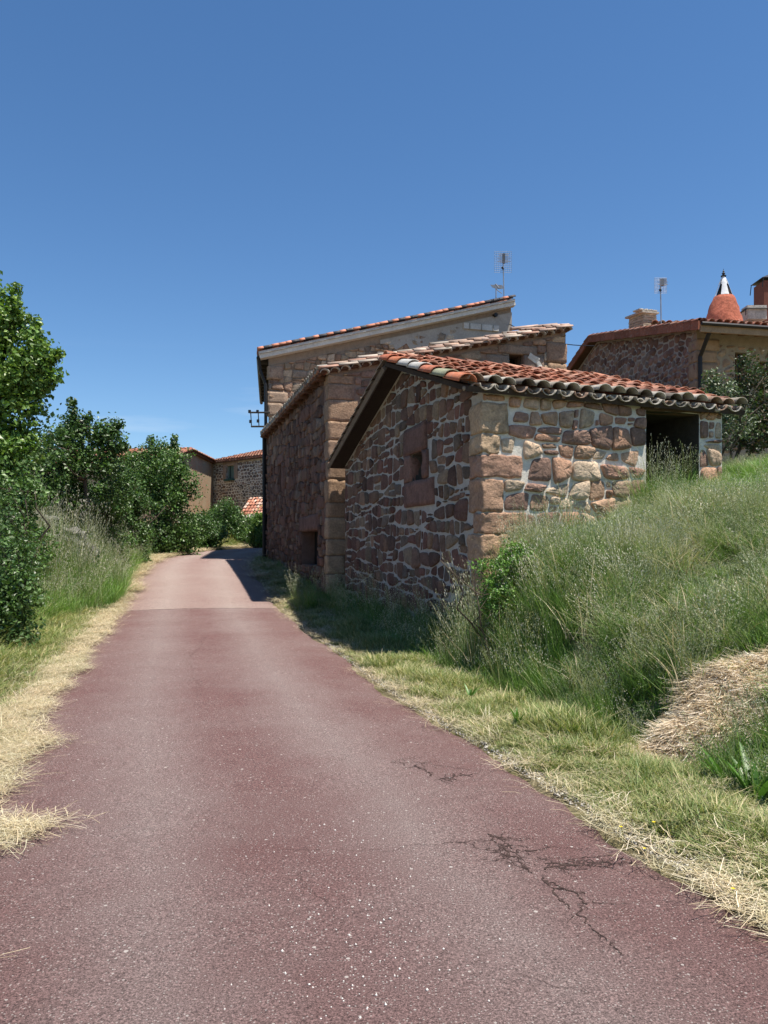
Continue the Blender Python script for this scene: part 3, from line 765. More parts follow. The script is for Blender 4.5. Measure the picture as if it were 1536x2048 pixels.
    pp = MB(); a = v3(Lb + .02, -.12, z0 - .1); tube(pp, [a + Vector((-.1, 0, .1)), a, v3(Lb, -.12, 1.1)], .07, (.02, .02, .02), 8); pp.build('drainpipe', M_BLACK, T)
barn()

# ================================================================== THE TALL HOUSE WITH THE SLOPING VERGE
def tall_house():
    T = empty('tall_stone_house', 'tall tan stone house with single sloping roof edge, highest roof left of centre', 'house')
    q = random.Random(9); K = V(wx(537, 29.3), 29.3); r = V(1, .3).normalized(); b = V(-.142, 1).normalized(); L = 9.75; D = 9
    def v3(bb, rr, z): return Vector((K.x + b.x * bb + r.x * rr, K.y + b.y * bb + r.y * rr, z))
    zl, zh = wz(716, 29.3), wz(616, 32.2); base = .8
    Wf = Wall(tuple(v3(0, 0, 0).xy), tuple(v3(0, L, 0).xy), (.3, -1))
    sl = (zh - zl) / L; mb = MB(); poly = [(0, base), (L, base), (L, zh), (0, zl)]
    t0 = Wf.at(960, 655); win = (t0[0] - .35, t0[1] - .12, t0[0] + .55, t0[1] + .02)
    wall_sheet(mb, Wf, poly, [], .3, (.27, .21, .16))
    quad(mb, v3(0, 0, base), v3(D, 0, base), v3(D, 0, zl), v3(0, 0, zl), (.2, .16, .13)); quad(mb, v3(0, L, base), v3(D, L, base), v3(D, L, zh), v3(0, L, zh), (.2, .16, .13))
    quad(mb, v3(D, 0, base), v3(D, L, base), v3(D, L, zh), v3(D, 0, zl), (.2, .16, .13))
    mb.mi = 1
    st = mb; pal = [(.38, .29, .20), (.30, .21, .145), (.42, .33, .24), (.26, .17, .12), (.36, .25, .17), (.24, .19, .145)]
    rubble(st, Wf, [(0, 5.0), (L * .78, 6.8), (L * .78, zh - .22 * L * sl - .35), (0, zl - .3)], [], (.14, .34), (.9, 2.1), .01, .06, pal, 41, 2, .3, style='course')
    qq = 5.2
    while qq < zl - .4:      # corner stones at the left edge
        h = q.uniform(.3, .5); l = q.uniform(.35, .8)
        if q.random() < .45: wblock(st, Wf, -.04, qq, l, qq + h, q.choice([(.30, .22, .16), (.36, .31, .25)]), q, .12, .10)
        qq += h
    st.build('wall', [M_MORTAR, M_STONE], T, True)
    # cement-rendered upper right part
    rd = MB(); a0 = L * .60; x0 = .03
    poly2 = [(a0, zl + a0 * sl - .95), (L - .0, zh - 1.25), (L, zh - .25), (a0, zl + a0 * sl - .25)]
    nseg = 26; vs = []; fs = []
    for i in range(nseg + 1):
        t = i / nseg; a = lerp(a0 - 1.6, L, t); top = zl + a * sl - .22; bot = top - (.15 + .95 * min(1, t * 2)) + .12 * math.sin(i * 1.7) + .08 * math.sin(i * 4.1)
        vs += [Wf.P(a, bot, .075), Wf.P(a, top, .075), Wf.P(a, bot, -.02)]
    for i in range(nseg): fs += [(3 * i, 3 * i + 3, 3 * i + 4, 3 * i + 1), (3 * i + 2, 3 * i + 5, 3 * i + 3, 3 * i)]
    rd.add(vs, fs, (.34, .31, .27)); rd.build('render_patch', M_CONC, T)
    # fascia slab under the verge, stained cement
    up = Vector((-r.x * sl, -r.y * sl, 1)).normalized(); dn = -b.to_3d()
    A = v3(-.16, -.3, zl - .3 * sl - .02); B = v3(-.16, L + .1, zh + .1 * sl - .02)
    fa = MB(); box(fa, (A + B) / 2 + up * .07, (B - A) / 2, up * .075, dn * .17, (.58, .56, .51)); box(fa, (A + B) / 2 + up * .19 + dn * .05, (B - A) / 2, up * .04, dn * .19, (.45, .44, .41)); fa.build('fascia', M_CONC, T)
    dk = MB(); deck(dk, A + up * .25, v3(D, -.3, zl - .3 * sl) + up * .25, B + up * .25, v3(D, L + .1, zh) + up * .25, .12, (.06, .05, .045)); dk.build('roof_deck', M_WOOD, T)
    rf = MB()
    n = 20
    def rf_col(i): return None
    P0 = A + up * .30 + dn * .14; P1 = B + up * .30 + dn * .14
    for i in range(n):
        a = P0.lerp(P1, i / n); c = P0.lerp(P1, (i + 1.08) / n); m_ = a.lerp(c, q.uniform(.35, .6)); dk_ = q.random() < .75
        o = tj((.46, .20, .13), q.uniform(.85, 1.15)); g = (.075, .07, .075)
        half_tube(rf, a, m_, up, .14, .137, o if q.random() < .85 else g, 8); half_tube(rf, m_, c, up, .137, .132, g if dk_ else o, 8)
    tiled_slope(rf, v3(0, -.3, zl - .3 * sl) + up * .27, v3(D, -.3, zl - .3 * sl) + up * .27, v3(0, L + .1, zh) + up * .27, v3(D, L + .1, zh) + up * .27, q, .5, .8, .2, TC, False, 4)
    rf.build('roof', M_TILE, T, True)
    # gutter, rafters and drainpipe down the left corner
    gt = MB(); e = v3(-.15, -.36, zl - .05); tube(gt, [e, v3(D, -.36, zl - .05)], .08, (.02, .02, .02), 8); gt.build('gutter', M_BLACK, T); gt = MB()
    tube(gt, [e, v3(-.06, -.3, zl - .5), v3(-.07, -.1, zl - 1.0), v3(-.07, -.1, 1)], .06, (.02, .02, .02), 8); gt.build('drainpipe', M_BLACK, T)
    rt = MB()
    for i in range(12): rt = MB(); box(rt, v3(.3 + i * .7, -.18, zl - .12), r.to_3d() * .16, b.to_3d() * .05, Vector((0, 0, .06)), (.06, .05, .04)); rt.build('rafter', M_WOOD, T)
    # small frame and vent near the top
    fr = MB(); c = Wf.P(*Wf.at(960, 656), .10); box(fr, c, Wf.a * .75, Wf.n * .05, Vector((0, 0, .11)), (.48, .46, .42))
    for k in (-.5, 0, .5): box(fr, c + Wf.n * .04 + Wf.a * k, Wf.a * .02, Wf.n * .03, Vector((0, 0, .11)), (.25, .24, .22))
    fr.build('concrete_sill', M_CONC, T)
    vt = MB(); c = Wf.P(*Wf.at(988, 632), .1); tube(vt, [c - Wf.n * .1, c + Wf.n * .1], .08, (.05, .05, .05), 8); vt.build('vent', M_BLACK, T)
    # steel bracket with insulators on the road side
    br = MB()
    def S_(px, py, Y=29.1): return Vector((wx(px, Y), Y, wz(py, Y)))
    for py, px in ((825, 499), (853, 502)): tube(br, [S_(px, py), S_(540, py)], .035, (.02, .02, .02), 6)
    for px in (501, 516): tube(br, [S_(px, 820), S_(px + 2, 853)], .018, (.02, .02, .02), 5)
    for px, py in ((501, 843), (516, 842), (499, 823), (515, 823)): tube(br, [S_(px, py - 3), S_(px, py + 3)], .05, (.02, .02, .02), 6)
    br.build('wire_bracket', M_BLACK, T)
    return v3
tall_house()

# ================================================================== THE HOUSES ON THE RISE, RIGHT
def house_right():
    T = empty('stone_house', 'brown stone house on the rise at right, with shaded gable wall and timber eaves', 'house')
    q = random.Random(12); K = V(wx(1393, 22), 22.0); g = V(-.1, 1).normalized(); r = V(1, .22).normalized(); Lg = 13.5; Lr = 7
    def v3(gg, rr, z): return Vector((K.x + g.x * gg + r.x * rr, K.y + g.y * gg + r.y * rr, z))
    ze = wz(660, 22); ga = 7.5; za = wz(684, 29.5); zb = za - .27 * (Lg - ga); base = 2.6
    Wg = Wall(tuple(v3(0, 0, 0).xy), tuple(v3(Lg, 0, 0).xy), (-1, -.1)); Wr = Wall(tuple(v3(0, 0, 0).xy), tuple(v3(0, Lr, 0).xy), (.2, -1))
    mb = MB(); gp = [(0, base), (Lg, base), (Lg, zb), (ga, za), (0, ze)]; wall_sheet(mb, Wg, gp, [], .3, (.33, .29, .25))
    def rect(px0, px1, py0, py1):
        a0, a1 = Wr.at(px0, 0)[0], Wr.at(px1, 0)[0]; Y = 22.3; return (a0, wz(py1, Y), a1, wz(py0, Y))
    w1 = rect(1470, 1492, 705, 782); w2 = rect(1518, 1545, 720, 800)
    wall_sheet(mb, Wr, [(0, base), (Lr, base), (Lr, ze), (0, ze)], [w1, w2], .25, (.27, .23, .18))
    quad(mb, v3(Lg, 0, base), v3(Lg, Lr, base), v3(Lg, Lr, zb), v3(Lg, 0, zb)); mb.add([v3(0, Lr, base), v3(Lg, Lr, base), v3(Lg, Lr, zb), v3(ga, Lr, za), v3(0, Lr, ze)], [(0, 1, 2, 3, 4)], (.33, .28, .24))
    mb.mi = 1
    for w_ in (w1, w2):
        o = opening_back(Wr, w_, .22, T, 'window', M_GLASS); f = MB(); a0, z0, a1, z1 = w_
        for aa in (a0 + .03, (a0 + a1) / 2, a1 - .03): box(f, Wr.P(aa, (z0 + z1) / 2, -.19), Wr.a * .03, Wr.n * .025, Vector((0, 0, (z1 - z0) / 2)), (.12, .07, .04))
        f.build('frame', M_WOOD, o)
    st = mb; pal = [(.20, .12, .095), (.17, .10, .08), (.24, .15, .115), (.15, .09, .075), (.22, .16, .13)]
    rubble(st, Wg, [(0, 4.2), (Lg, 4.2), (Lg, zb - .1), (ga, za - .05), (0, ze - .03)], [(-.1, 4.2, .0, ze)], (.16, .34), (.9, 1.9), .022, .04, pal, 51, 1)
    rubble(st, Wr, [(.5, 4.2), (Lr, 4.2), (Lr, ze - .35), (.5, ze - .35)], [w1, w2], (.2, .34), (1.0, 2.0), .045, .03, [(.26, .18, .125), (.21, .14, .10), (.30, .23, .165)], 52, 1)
    z = 4.2
    while z < ze - .3: 
        h = q.uniform(.3, .5); wblock(st, Wr, -.03, z, q.uniform(.45, .8), z + h - .02, (.27, .19, .13), q, .2, .05); z += h
    st.build('wall', [M_MORTAR, M_FARST], T, True)
    s1 = (za - ze) / ga; s2 = .27
    E0 = v3(-.75, -.3, ze - .75 * s1 + .12); E1 = v3(-.75, Lr, ze - .75 * s1 + .12); R0 = v3(ga, -.3, za + .12); R1 = v3(ga, Lr, za + .12); B0 = v3(Lg, -.3, zb + .12); B1 = v3(Lg, Lr, zb + .12)
    dk = MB(); deck(dk, E0, E1, R0, R1, .06, (.16, .10, .06)); deck(dk, R0, R1, B0, B1, .06, (.10, .06, .04)); dk.build('roof_deck', M_WOOD, T)
    rf = MB(); tiled_slope(rf, E0, E1, R0, R1, q, .23, .42, .09, TC, False, 5); tiled_slope(rf, B0, B1, R0, R1, q, .46, .8, .16, TC, False, 4)
    out = -r.to_3d()
    for (a, b_) in ((E0, R0), (B0, R0)):
        n = int((b_ - a).length / .42)
        for i in range(n):
            p = a.lerp(b_, (i + .5) / n); d = (b_ - a) / n / 2; c_ = tj((.25, .095, .06), q.uniform(.75, 1.1))
            box(rf, p + out * .03 + Vector((0, 0, -.05 + .01 * (i % 2))), d * .98, out * .03, Vector((0, 0, .12)), c_)
        run_tiles(rf, a + Vector((0, 0, .06)), b_ + Vector((0, 0, .06)), q, .42, .08)
    rf.build('roof', M_TILE, T)
    rt = MB()
    for i in range(14): rt = MB(); box(rt, v3(-.38, .3 + i * .52, ze - .38 * s1 - .02), g.to_3d() * .36 + Vector((0, 0, .36 * s1)), r.to_3d() * .06, Vector((0, 0, .07)), (.20, .12, .07)); rt.build('rafter', M_WOOD, T)
    rt = MB(); box(rt, (E0 + E1) / 2 - Vector((0, 0, .14)), (E1 - E0) / 2, g.to_3d() * .03, Vector((0, 0, .09)), (.27, .19, .12)); rt.build('fascia', M_WOOD, T)
    pp = MB(); a = v3(-.12, .05, 0); e = v3(-.75, .0, ze - .2)
    tube(pp, [e, Vector((a.x, a.y, ze - .75)), Vector((a.x, a.y, 2.8))], .06, (.02, .02, .02), 8); pp.build('drainpipe', M_BLACK, T); pp = MB(); tube(pp, [E0 - Vector((0, 0, .02)) - g.to_3d() * .08, E1 - Vector((0, 0, .02)) - g.to_3d() * .08], .05, (.02, .02, .02), 6)
    pp.build('gutter', M_BLACK, T)
house_right()

def house_behind():
    T = empty('tiled_house', 'rear house at right whose tiled roof carries a conical red chimney', 'house')
    q = random.Random(13); Y0 = 31.0
    def S_(px, py, Y): return Vector((wx(px, Y), Y, wz(py, Y)))
    E0 = S_(1303, 650, Y0); E1 = S_(1700, 640, Y0 + 1.5); E1.z = E0.z + .3; R0 = E0 + Vector((.8, 5, 1.0)); R1 = E1 + Vector((0, 5, 1.0))
    mb = MB(); base = 3.2; m_ = [Vector((p.x, p.y + (.4 if i < 2 else 0), 0)) for i, p in enumerate((E0, E1, R1 + Vector((0, 4, 0)), R0 + Vector((0, 4, 0))))]; m_[0].x += .3; m_[3].x += .3
    zt = [E0.z - .06, E1.z - .06, E1.z - .1, E0.z - .1]
    vs = [Vector((p.x, p.y, base)) for p in m_] + [Vector((p.x, p.y, zt[i])) for i, p in enumerate(m_)]
    mb.add(vs, [(0, 1, 5, 4), (1, 2, 6, 5), (2, 3, 7, 6), (3, 0, 4, 7)], (.25, .19, .14)); mb.build('wall', M_MORTAR, T)
    dk = MB(); deck(dk, E0, E1, R0, R1, .1, (.05, .04, .03)); B0 = R0 + Vector((0, 5, -1)); B1 = R1 + Vector((0, 5, -1)); deck(dk, R0, R1, B0, B1, .1, (.05, .04, .03)); dk.build('roof_deck', M_WOOD, T)
    rf = MB(); pal = [(.40, .30, .23), (.38, .20, .14), (.45, .38, .32), (.36, .16, .11)]
    tiled_slope(rf, E0, E1, R0, R1, q, .30, .45, .12, pal, False, 5, lift=.08); tiled_slope(rf, B0, B1, R0, R1, q, .6, .9, .2, pal, False, 4); roof = rf.build('roof', M_TILE, T, True)
    # square stone chimney
    ch = MB(); Yc = 31.3; a = V(1, .3, 0).normalized(); b_ = V(-.45, 1, 0).normalized(); c = S_(1283, 640, Yc); c.z = 0; zt = wz(628, Yc); zb = 9.4
    Wc = Wall((c.x - .12, c.y), (c.x + .42, c.y + .08), (.2, -1))
    z = zb; k = 0
    while z < zt:
        h = q.uniform(.08, .14)
        cc = q.choice([(.42, .36, .27), (.38, .31, .23), (.45, .40, .31), (.33, .27, .2)])
        block(ch, Vector((c.x + .15 + q.uniform(-.01, .01), c.y + .35, z + h / 2)), a * .30, b_ * .42, Vector((0, 0, h / 2 - .004)), cc, q, 4, .012, .08); z += h
    # sloping cap slab with tile ends
    box(ch, Vector((c.x + .12, c.y + .33, zt + .04)), a * .38, b_ * .5 , Vector((0, 0, .035)), (.40, .36, .30))
    for k in range(4): block(ch, Vector((c.x - .15 + k * .2, c.y - .05 + k * .06, zt + .12)), a * .09, b_ * .2, Vector((0, 0, .04)), (.45, .42, .36), q, 3, .01, .2)
    ch.build('chimney', M_STONE, roof)
    # conical chimney: lathe of red clay rubble with a pale slotted steeple
    Yc = 34.0; cx = wx(1447, Yc); s = Yc / F
    def ring(mbx, prof, col, seg=28, jit=.02, skip=None):
        vs = []; n = len(prof)
        for (rr, py) in prof:
            for k in range(seg):
                a_ = 2 * math.pi * k / seg; j = 1 + q.uniform(-jit, jit); vs.append(Vector((cx + math.cos(a_) * rr * s * j, Yc + math.sin(a_) * rr * s * j, wz(py, Yc))))
        fs = [(i * seg + k, i * seg + (k + 1) % seg, (i + 1) * seg + (k + 1) % seg, (i + 1) * seg + k) for i in range(n - 1) for k in range(seg) if not (skip and skip(i, k))]
        mbx.add(vs, fs, col)
    cn = MB(); ring(cn, [(36, 650), (33.5, 636), (31, 628), (28, 618), (25, 608), (21.5, 600), (18.8, 594), (14, 591.5), (0.5, 590.5)], (.37, .12, .075), 28, .06); cone = cn.build('conical_chimney', rough_mat('red_clay', 9, .5, 1, .05, ((.45, .33, .27), 5, .60, .6)), roof, True)
    stp = MB()
    prof = [(17.5, 593), (15.5, 588), (13.5, 582), (11.5, 576), (9.5, 570), (8, 565), (6, 560), (4, 555.5), (2, 552)]
    gaps = (0, 1, 2, 3, 4)
    def sk(i, k):
        w_ = {0: 1.6, 1: 1.6, 2: 1.5, 3: 1.2, 4: .8, 5: .3}.get(i, -1)
        return any(abs(((k - g_ + 14) % 28) - 14) <= w_ for g_ in (23, 16, 9, 2))
    ring(stp, prof, (.66, .68, .70), 28, 0, sk); ring(stp, [(r_ - 2.5, p) for r_, p in prof if r_ > 4], (.03, .03, .03), 12, 0)
    stp.build('steeple', M_CONC, roof)
    fn = MB(); ring(fn, [(5, 553.5), (5.5, 551.5), (3, 550.5), (2.2, 548.5), (3.6, 547), (2, 545.5), (1.2, 544), (2.2, 543), (.6, 541), (.3, 537.5)], (.03, .03, .035), 10, 0); fn.build('finial', M_BLACK, roof)
    # low chimney with metal cap, and the tall red one at the frame edge
    lc = MB(); c = S_(1508, 628, 35); box(lc, c, V(.42, 0, 0), V(0, .3, 0), V(0, 0, .3), (.42, .40, .36)); lc.build('chimney', M_STONE, roof)
    cp = MB(); t = S_(1507, 612, 35)
    ap = t + Vector((0, 0, .02)); w_ = .52
    rimz = wz(622, 35); rim = [Vector((t.x + sx * w_ , 35 + sy * .4, rimz)) for sx, sy in ((-1, -1), (1, -1), (1, 1), (-1, 1))]
    cp.add(rim + [ap], [(0, 1, 4), (1, 2, 4), (2, 3, 4), (3, 0, 4), (3, 2, 1, 0)], (.02, .02, .02))
    for p in rim: tube(cp, [p, p - Vector((0, 0, .3))], .02, (.02, .02, .02), 5)
    cp.build('chimney_cap', M_BLACK, roof)
    rc = MB(); x0 = wx(1526, 36); box(rc, Vector((x0 + .6, 36.4, wz(600, 36) - .6)), V(.6, 0, 0), V(0, .5, 0), V(0, 0, 1.45), (.17, .07, .05)); rc.build('red_chimney', M_CONC, roof)
    cp = MB(); zt = wz(557, 36) ; rim = [Vector((x0 + .6 + sx * .72, 36.4 + sy * .6, zt)) for sx, sy in ((-1, -1), (1, -1), (1, 1), (-1, 1))]; ap = Vector((x0 + .6, 36.4, zt + .38))
    cp.add(rim + [ap], [(0, 1, 4), (1, 2, 4), (2, 3, 4), (3, 0, 4), (3, 2, 1, 0)], (.02, .02, .02))
    for p in rim: tube(cp, [p + Vector((.05 if p.x < x0 + .6 else -.05, 0, 0)), p - Vector((0, 0, .45))], .02, (.02, .02, .02), 5)
    cp.build('chimney_cap', M_BLACK, roof)
house_behind()

def lean_to():
    T = empty('lean_to', 'low tiled lean-to between the shed roof and the brown stone house', 'lean-to')
    q = random.Random(14)
    def S_(px, py, Y): return Vector((wx(px, Y), Y, wz(py, Y)))
    E0 = S_(1225, 772, 18.2); E1 = S_(1412, 796, 18.6); E1.z = E0.z - .12; R0 = E0 + Vector((-.3, 3, .9)); R1 = E1 + Vector((-.3, 3, .9))
    R0.z = E0.z + .5; R1.z = E1.z + .5
    dk = MB(); deck(dk, E0, E1, R0, R1, .08, (.06, .04, .03)); dk.build('roof_deck', M_WOOD, T)
    rf = MB(); tiled_slope(rf, E0, E1, R0, R1, q, .22, .4, .09, TC, False, 5); rf.build('roof', M_TILE, T, True)
    mb = MB(); c = (E0 + E1 + R0 + R1) / 4; vs = []
    for p, d in ((E0, Vector((.15, .25, -.06))), (E1, Vector((-.15, .25, -.06))), (R1, Vector((-.15, -.1, -.1))), (R0, Vector((.15, -.1, -.1)))):
        a = p + d; vs += [Vector((a.x, a.y, 2.4)), a]
    mb.add(vs, [(0, 2, 3, 1), (2, 4, 5, 3), (4, 6, 7, 5), (6, 0, 1, 7)], (.25, .17, .13)); mb.build('wall', M_MORTAR, T)
lean_to()

# ================================================================== FAR FARMHOUSE AT THE BEND
def farmhouse():
    T = empty('farmhouse', 'far pale rubble farmhouse with brick side and green window beyond the bend', 'house')
    q = random.Random(15)
    Q = V(wx(427, 52), 52.0); A = V(wx(585, 47.0), 47.0); B1 = V(wx(372, 46.5), 46.5); B2 = V(wx(318, 43.2), 43.2)
    zt = wz(926, 52); base = 1.3
    Wr = Wall(tuple(Q), tuple(A), (.3, -1)); Wl = Wall(tuple(Q), tuple(B2), (1, -.3))
    Lr = Wr.L; mb = MB(); a, _ = Wr.at(453, 0); b_, _ = Wr.at(469, 0); Y = Wr.P((a + b_) / 2, 0).y
    win = (a, wz(958, Y), b_, wz(931, Y))
    wall_sheet(mb, Wr, [(0, base), (Lr, base), (Lr, zt), (0, zt)], [win], .3, (.52, .49, .43)); mb.mi = 1
    st = mb; rubble(st, Wr, [(0, base), (Lr, base), (Lr, zt - .1), (0, zt - .1)], [(win[0] - .35, win[1] - .1, win[2] + .35, win[3] + .35)], (.14, .27), (.9, 1.8), .030, .04, [(.17, .14, .12), (.13, .11, .10), (.22, .17, .13), (.19, .13, .10)], 61, 1)
    for r_ in ((win[0] - .35, win[3], win[2] + .35, win[3] + .35), (win[0] - .33, win[1], win[0], win[3]), (win[2], win[1], win[2] + .33, win[3])): wblock(st, Wr, *r_, (.30, .23, .17), q, .1, .05)
    st.build('wall', [M_MORTAR, M_FARST], T)
    o = opening_back(Wr, win, .15, T, 'window', M_GREENWOOD); f = MB(); c = Wr.P((win[0] + win[2]) / 2, win[1] - .06, .1); box(f, c, Wr.a * .45, Wr.n * .12, V(0, 0, .05), (.03, .08, .07)); box(f, Wr.P(win[0] + .22, (win[1] + win[3]) / 2, -.13), Wr.a * .04, Wr.n * .02, V(0, 0, .45), (.05, .08, .07)); f.build('frame', M_CONC, o)
    # left wall: stone foot, brick above, rising to a gable
    am = Wl.at(375, 0)[0]; Ll = Wl.L; zp = wz(897, 46.5); ze = wz(925, 43.2)
    wl = MB(); wall_sheet(wl, Wl, [(0, base), (Ll, base), (Ll, ze), (am, zp), (0, zt)], [], .3, (.30, .22, .155))
    m, nt, b = mat('brick_wall', .9, .1); g = nt.nodes.new('ShaderNodeNewGeometry'); mp = nt.nodes.new('ShaderNodeMapping'); mp.inputs['Rotation'].default_value = (math.radians(90), 0, math.radians(-82)); 
    cb = nt.nodes.new('ShaderNodeCombineXYZ'); sp_ = nt.nodes.new('ShaderNodeSeparateXYZ'); nt.links.new(g.outputs['Position'], sp_.inputs[0]); nt.links.new(sp_.outputs[1], cb.inputs[0]); nt.links.new(sp_.outputs[2], cb.inputs[1])
    bk = N(nt, 'ShaderNodeTexBrick', Scale=4.0); bk.inputs['Color1'].default_value = (.34, .17, .10, 1); bk.inputs['Color2'].default_value = (.28, .18, .11, 1); bk.inputs['Mortar'].default_value = (.42, .36, .27, 1); bk.inputs['Mortar Size'].default_value = .03
    nt.links.new(cb.outputs[0], bk.inputs['Vector']); pn = ramp(nt, noise_n(nt, .7, 5, .7), [(.45, 0), (.55, 1)])
    c = mixc(nt, math_n(nt, 'MULTIPLY', pn, .75), bk.outputs[0], (.36, .29, .20)); nt.links.new(c, b.inputs['Base Color'])
    wl.mi = 1; st = wl; rubble(st, Wl, [(.05, base), (Ll, base), (Ll, 3.9), (.05, 3.6)], [], (.16, .28), (.9, 1.7), .03, .05, [(.42, .38, .31), (.33, .27, .21), (.46, .42, .36)], 62, 1); st.build('brick_wall', [m, M_FARST], T)
    rf = MB(); out = Wr.n
    E0 = Wr.P(-.1, zt + .03, .25); E1 = Wr.P(Lr, zt + .03, .25); Rr0 = Wr.P(-.1, zt + 1.1, -4); Rr1 = Wr.P(Lr, zt + 1.1, -4)
    dk = MB(); deck(dk, E0, E1, Rr0, Rr1, .12, (.10, .06, .04))
    tiled_slope(rf, E0, E1, Rr0, Rr1, q, .27, .5, .11, TC, False, 5)
    n = Wl.n
    G = [Wl.P(-.1, zt + .05, .2), Wl.P(am, zp + .05, .2), Wl.P(Ll + .2, ze + .02, .2)]; Hh = [p - n * 7 for p in G]
    for i in (0, 1):
        deck(dk, G[i], G[i + 1], Hh[i], Hh[i + 1], .12, (.12, .06, .04)); run_tiles(rf, G[i], G[i + 1], q, .42, .15)
        lo, hi = (0, 1) if i == 0 else (2, 1)
        tiled_slope(rf, G[lo], Hh[lo], G[hi], Hh[hi], q, .4, .8, .16, TC, False, 4)
    rf.build('roof', M_TILE, T, True); dk.build('roof_deck', M_WOOD, T)
    w2 = MB(); c_ = [Q, A, A - V(Wr.n.x, Wr.n.y) * 7, Q - V(Wr.n.x, Wr.n.y) * 7]
    for i in (1, 2): w2 = MB(); a, b2 = c_[i], c_[i + 1]; quad(w2, Vector((a.x, a.y, base)), Vector((b2.x, b2.y, base)), Vector((b2.x, b2.y, zt)), Vector((a.x, a.y, zt)), (.3, .25, .2)); w2.build('wall', M_MORTAR, T)
    w2 = MB()
    for a_, z_ in ((Ll, ze),): quad(w2, Wl.P(a_, base), Wl.P(a_, base, -7), Wl.P(a_, z_, -7), Wl.P(a_, z_), (.3, .22, .16))
    w2.build('wall', M_MORTAR, T)
farmhouse()
def low_shed():
    T = empty('low_shed', 'low outbuilding with weathered orange tiles half hidden by the hedge at the bend', 'outbuilding'); q = random.Random(16)
    def S_(px, py, Y): return Vector((wx(px, Y), Y, wz(py, Y)))
    E0 = S_(474, 1040, 45.5); E1 = S_(600, 1040, 43); E1.z = E0.z; R0 = S_(500, 1012, 48.2); R1 = S_(610, 985, 45.8); R1.z = R0.z = E0.z + 1.35
    dk = MB(); deck(dk, E0, E1, R0, R1, .1, (.06, .04, .03)); dk.build('roof_deck', M_WOOD, T)
    rf = MB(); tiled_slope(rf, E0, E1, R0, R1, q, .26, .45, .11, [(.48, .26, .19), (.42, .18, .12), (.52, .38, .31), (.45, .20, .13)], True, 5, 2.5); rf.build('roof', M_TILE, T, True)
    mb = MB(); vs = []
    for p in (E0, E1, R1, R0): 
        a = p.lerp((E0 + R1) / 2, .04); vs += [Vector((a.x, a.y, 1.2)), Vector((a.x, a.y, a.z - .08))]
    mb.add(vs, [(0, 2, 3, 1), (2, 4, 5, 3), (4, 6, 7, 5), (6, 0, 1, 7)], (.4, .37, .32)); mb.build('wall', M_MORTAR, T)
low_shed()

# ================================================================== ANTENNAS AND CABLE
def antenna(px, ptop, pbase, Y, label, kind, size=1.0):
    T = empty('tv_antenna', label, 'antenna', 'television antennas on the roofs'); s = Y / F
    def S_(dx, py, dy=0): return Vector((wx(px + dx, Y), Y + dy, wz(py, Y)))
    m = MB(); tube(m, [S_(2 * size if kind == 'grid' else 0, pbase), S_(0, ptop + (8 if kind == 'grid' else 2))], .022, (.3, .3, .3), 6); m.build('mast', M_METAL, T)
    el_ = MB()
    if kind == 'grid':
        g = MB(); w_, h_ = 17 * size, 42 * size
        for i in range(9): x = -w_ + 2 * w_ * i / 8; tube(g, [S_(x, ptop), S_(x, ptop + h_)], .0045, (.3, .3, .3), 4, cap=False)
        for i in range(12): y = ptop + h_ * i / 11; tube(g, [S_(-w_, y), S_(w_, y)], .0045, (.3, .3, .3), 4, cap=False)
        g.build('reflector', M_METAL, T)
        for i, wd in enumerate((10, 9, 9.5, 9, 13, 9, 9, 13, 8)): y = ptop + (9 + 2.2 * i) * size; tube(el_, [S_(-wd * size, y, -.25), S_(wd * size, y, -.25)], .012, (.5, .5, .5), 5)
        d = MB(); tube(d, [S_(0, ptop + 8 * size, -.2), S_(0, ptop + 27 * size, -.2)], .06, (.02, .02, .02), 6); d.build('dipole', M_BLACK, T); d = MB(); tube(d, [S_(-2, ptop + 31 * size, 0), S_(1, ptop + 36 * size, 0)], .04, (.02, .02, .02), 6); d.build('bracket', M_BLACK, T)
    else:
        for i in range(9): y = ptop + 3 + i * 2.6; wd = (3, 12, 11, 12, 10, 12, 11, 9, 7)[i]; tube(el_, [S_(-wd, y, -.1 * i), S_(wd, y + .6, -.1 * i)], .012, (.6, .6, .6), 5)
        tube(el_, [S_(0, ptop + 2, .0), S_(0, ptop + 25, -.9)], .02, (.6, .6, .6), 5); tube(el_, [S_(-4, ptop + 20, -.5), S_(8, ptop + 29, -.5)], .015, (.6, .6, .6), 5)
    el_.build('element', M_METAL, T)
antenna(1006, 503, 598, 32.1, 'tall grid television antenna on the tall house roof end', 'grid')
antenna(992, 566, 600, 31.8, 'short white yagi television antenna on the tall house, left of the tall grid one', 'yagi')
antenna(1321, 556, 656, 27.0, 'grid television antenna over the brown stone house beside the square chimney', 'grid', .72)
def cable():
    mb = MB(); a = Vector((wx(1018, 31.9), 31.9, wz(648, 31.9))); b_ = Vector((wx(1190, 28), 28, wz(692, 28))); pts = [a.lerp(b_, t) - Vector((0, 0, .25 * math.sin(math.pi * t))) for t in np.linspace(0, 1, 14)]
    tube(mb, pts, .017, (.02, .02, .02), 5); o = mb.build('cable', M_BLACK); tag(o, 'black overhead cable spanning from the tall house to the brown house', 'cable')
cable()

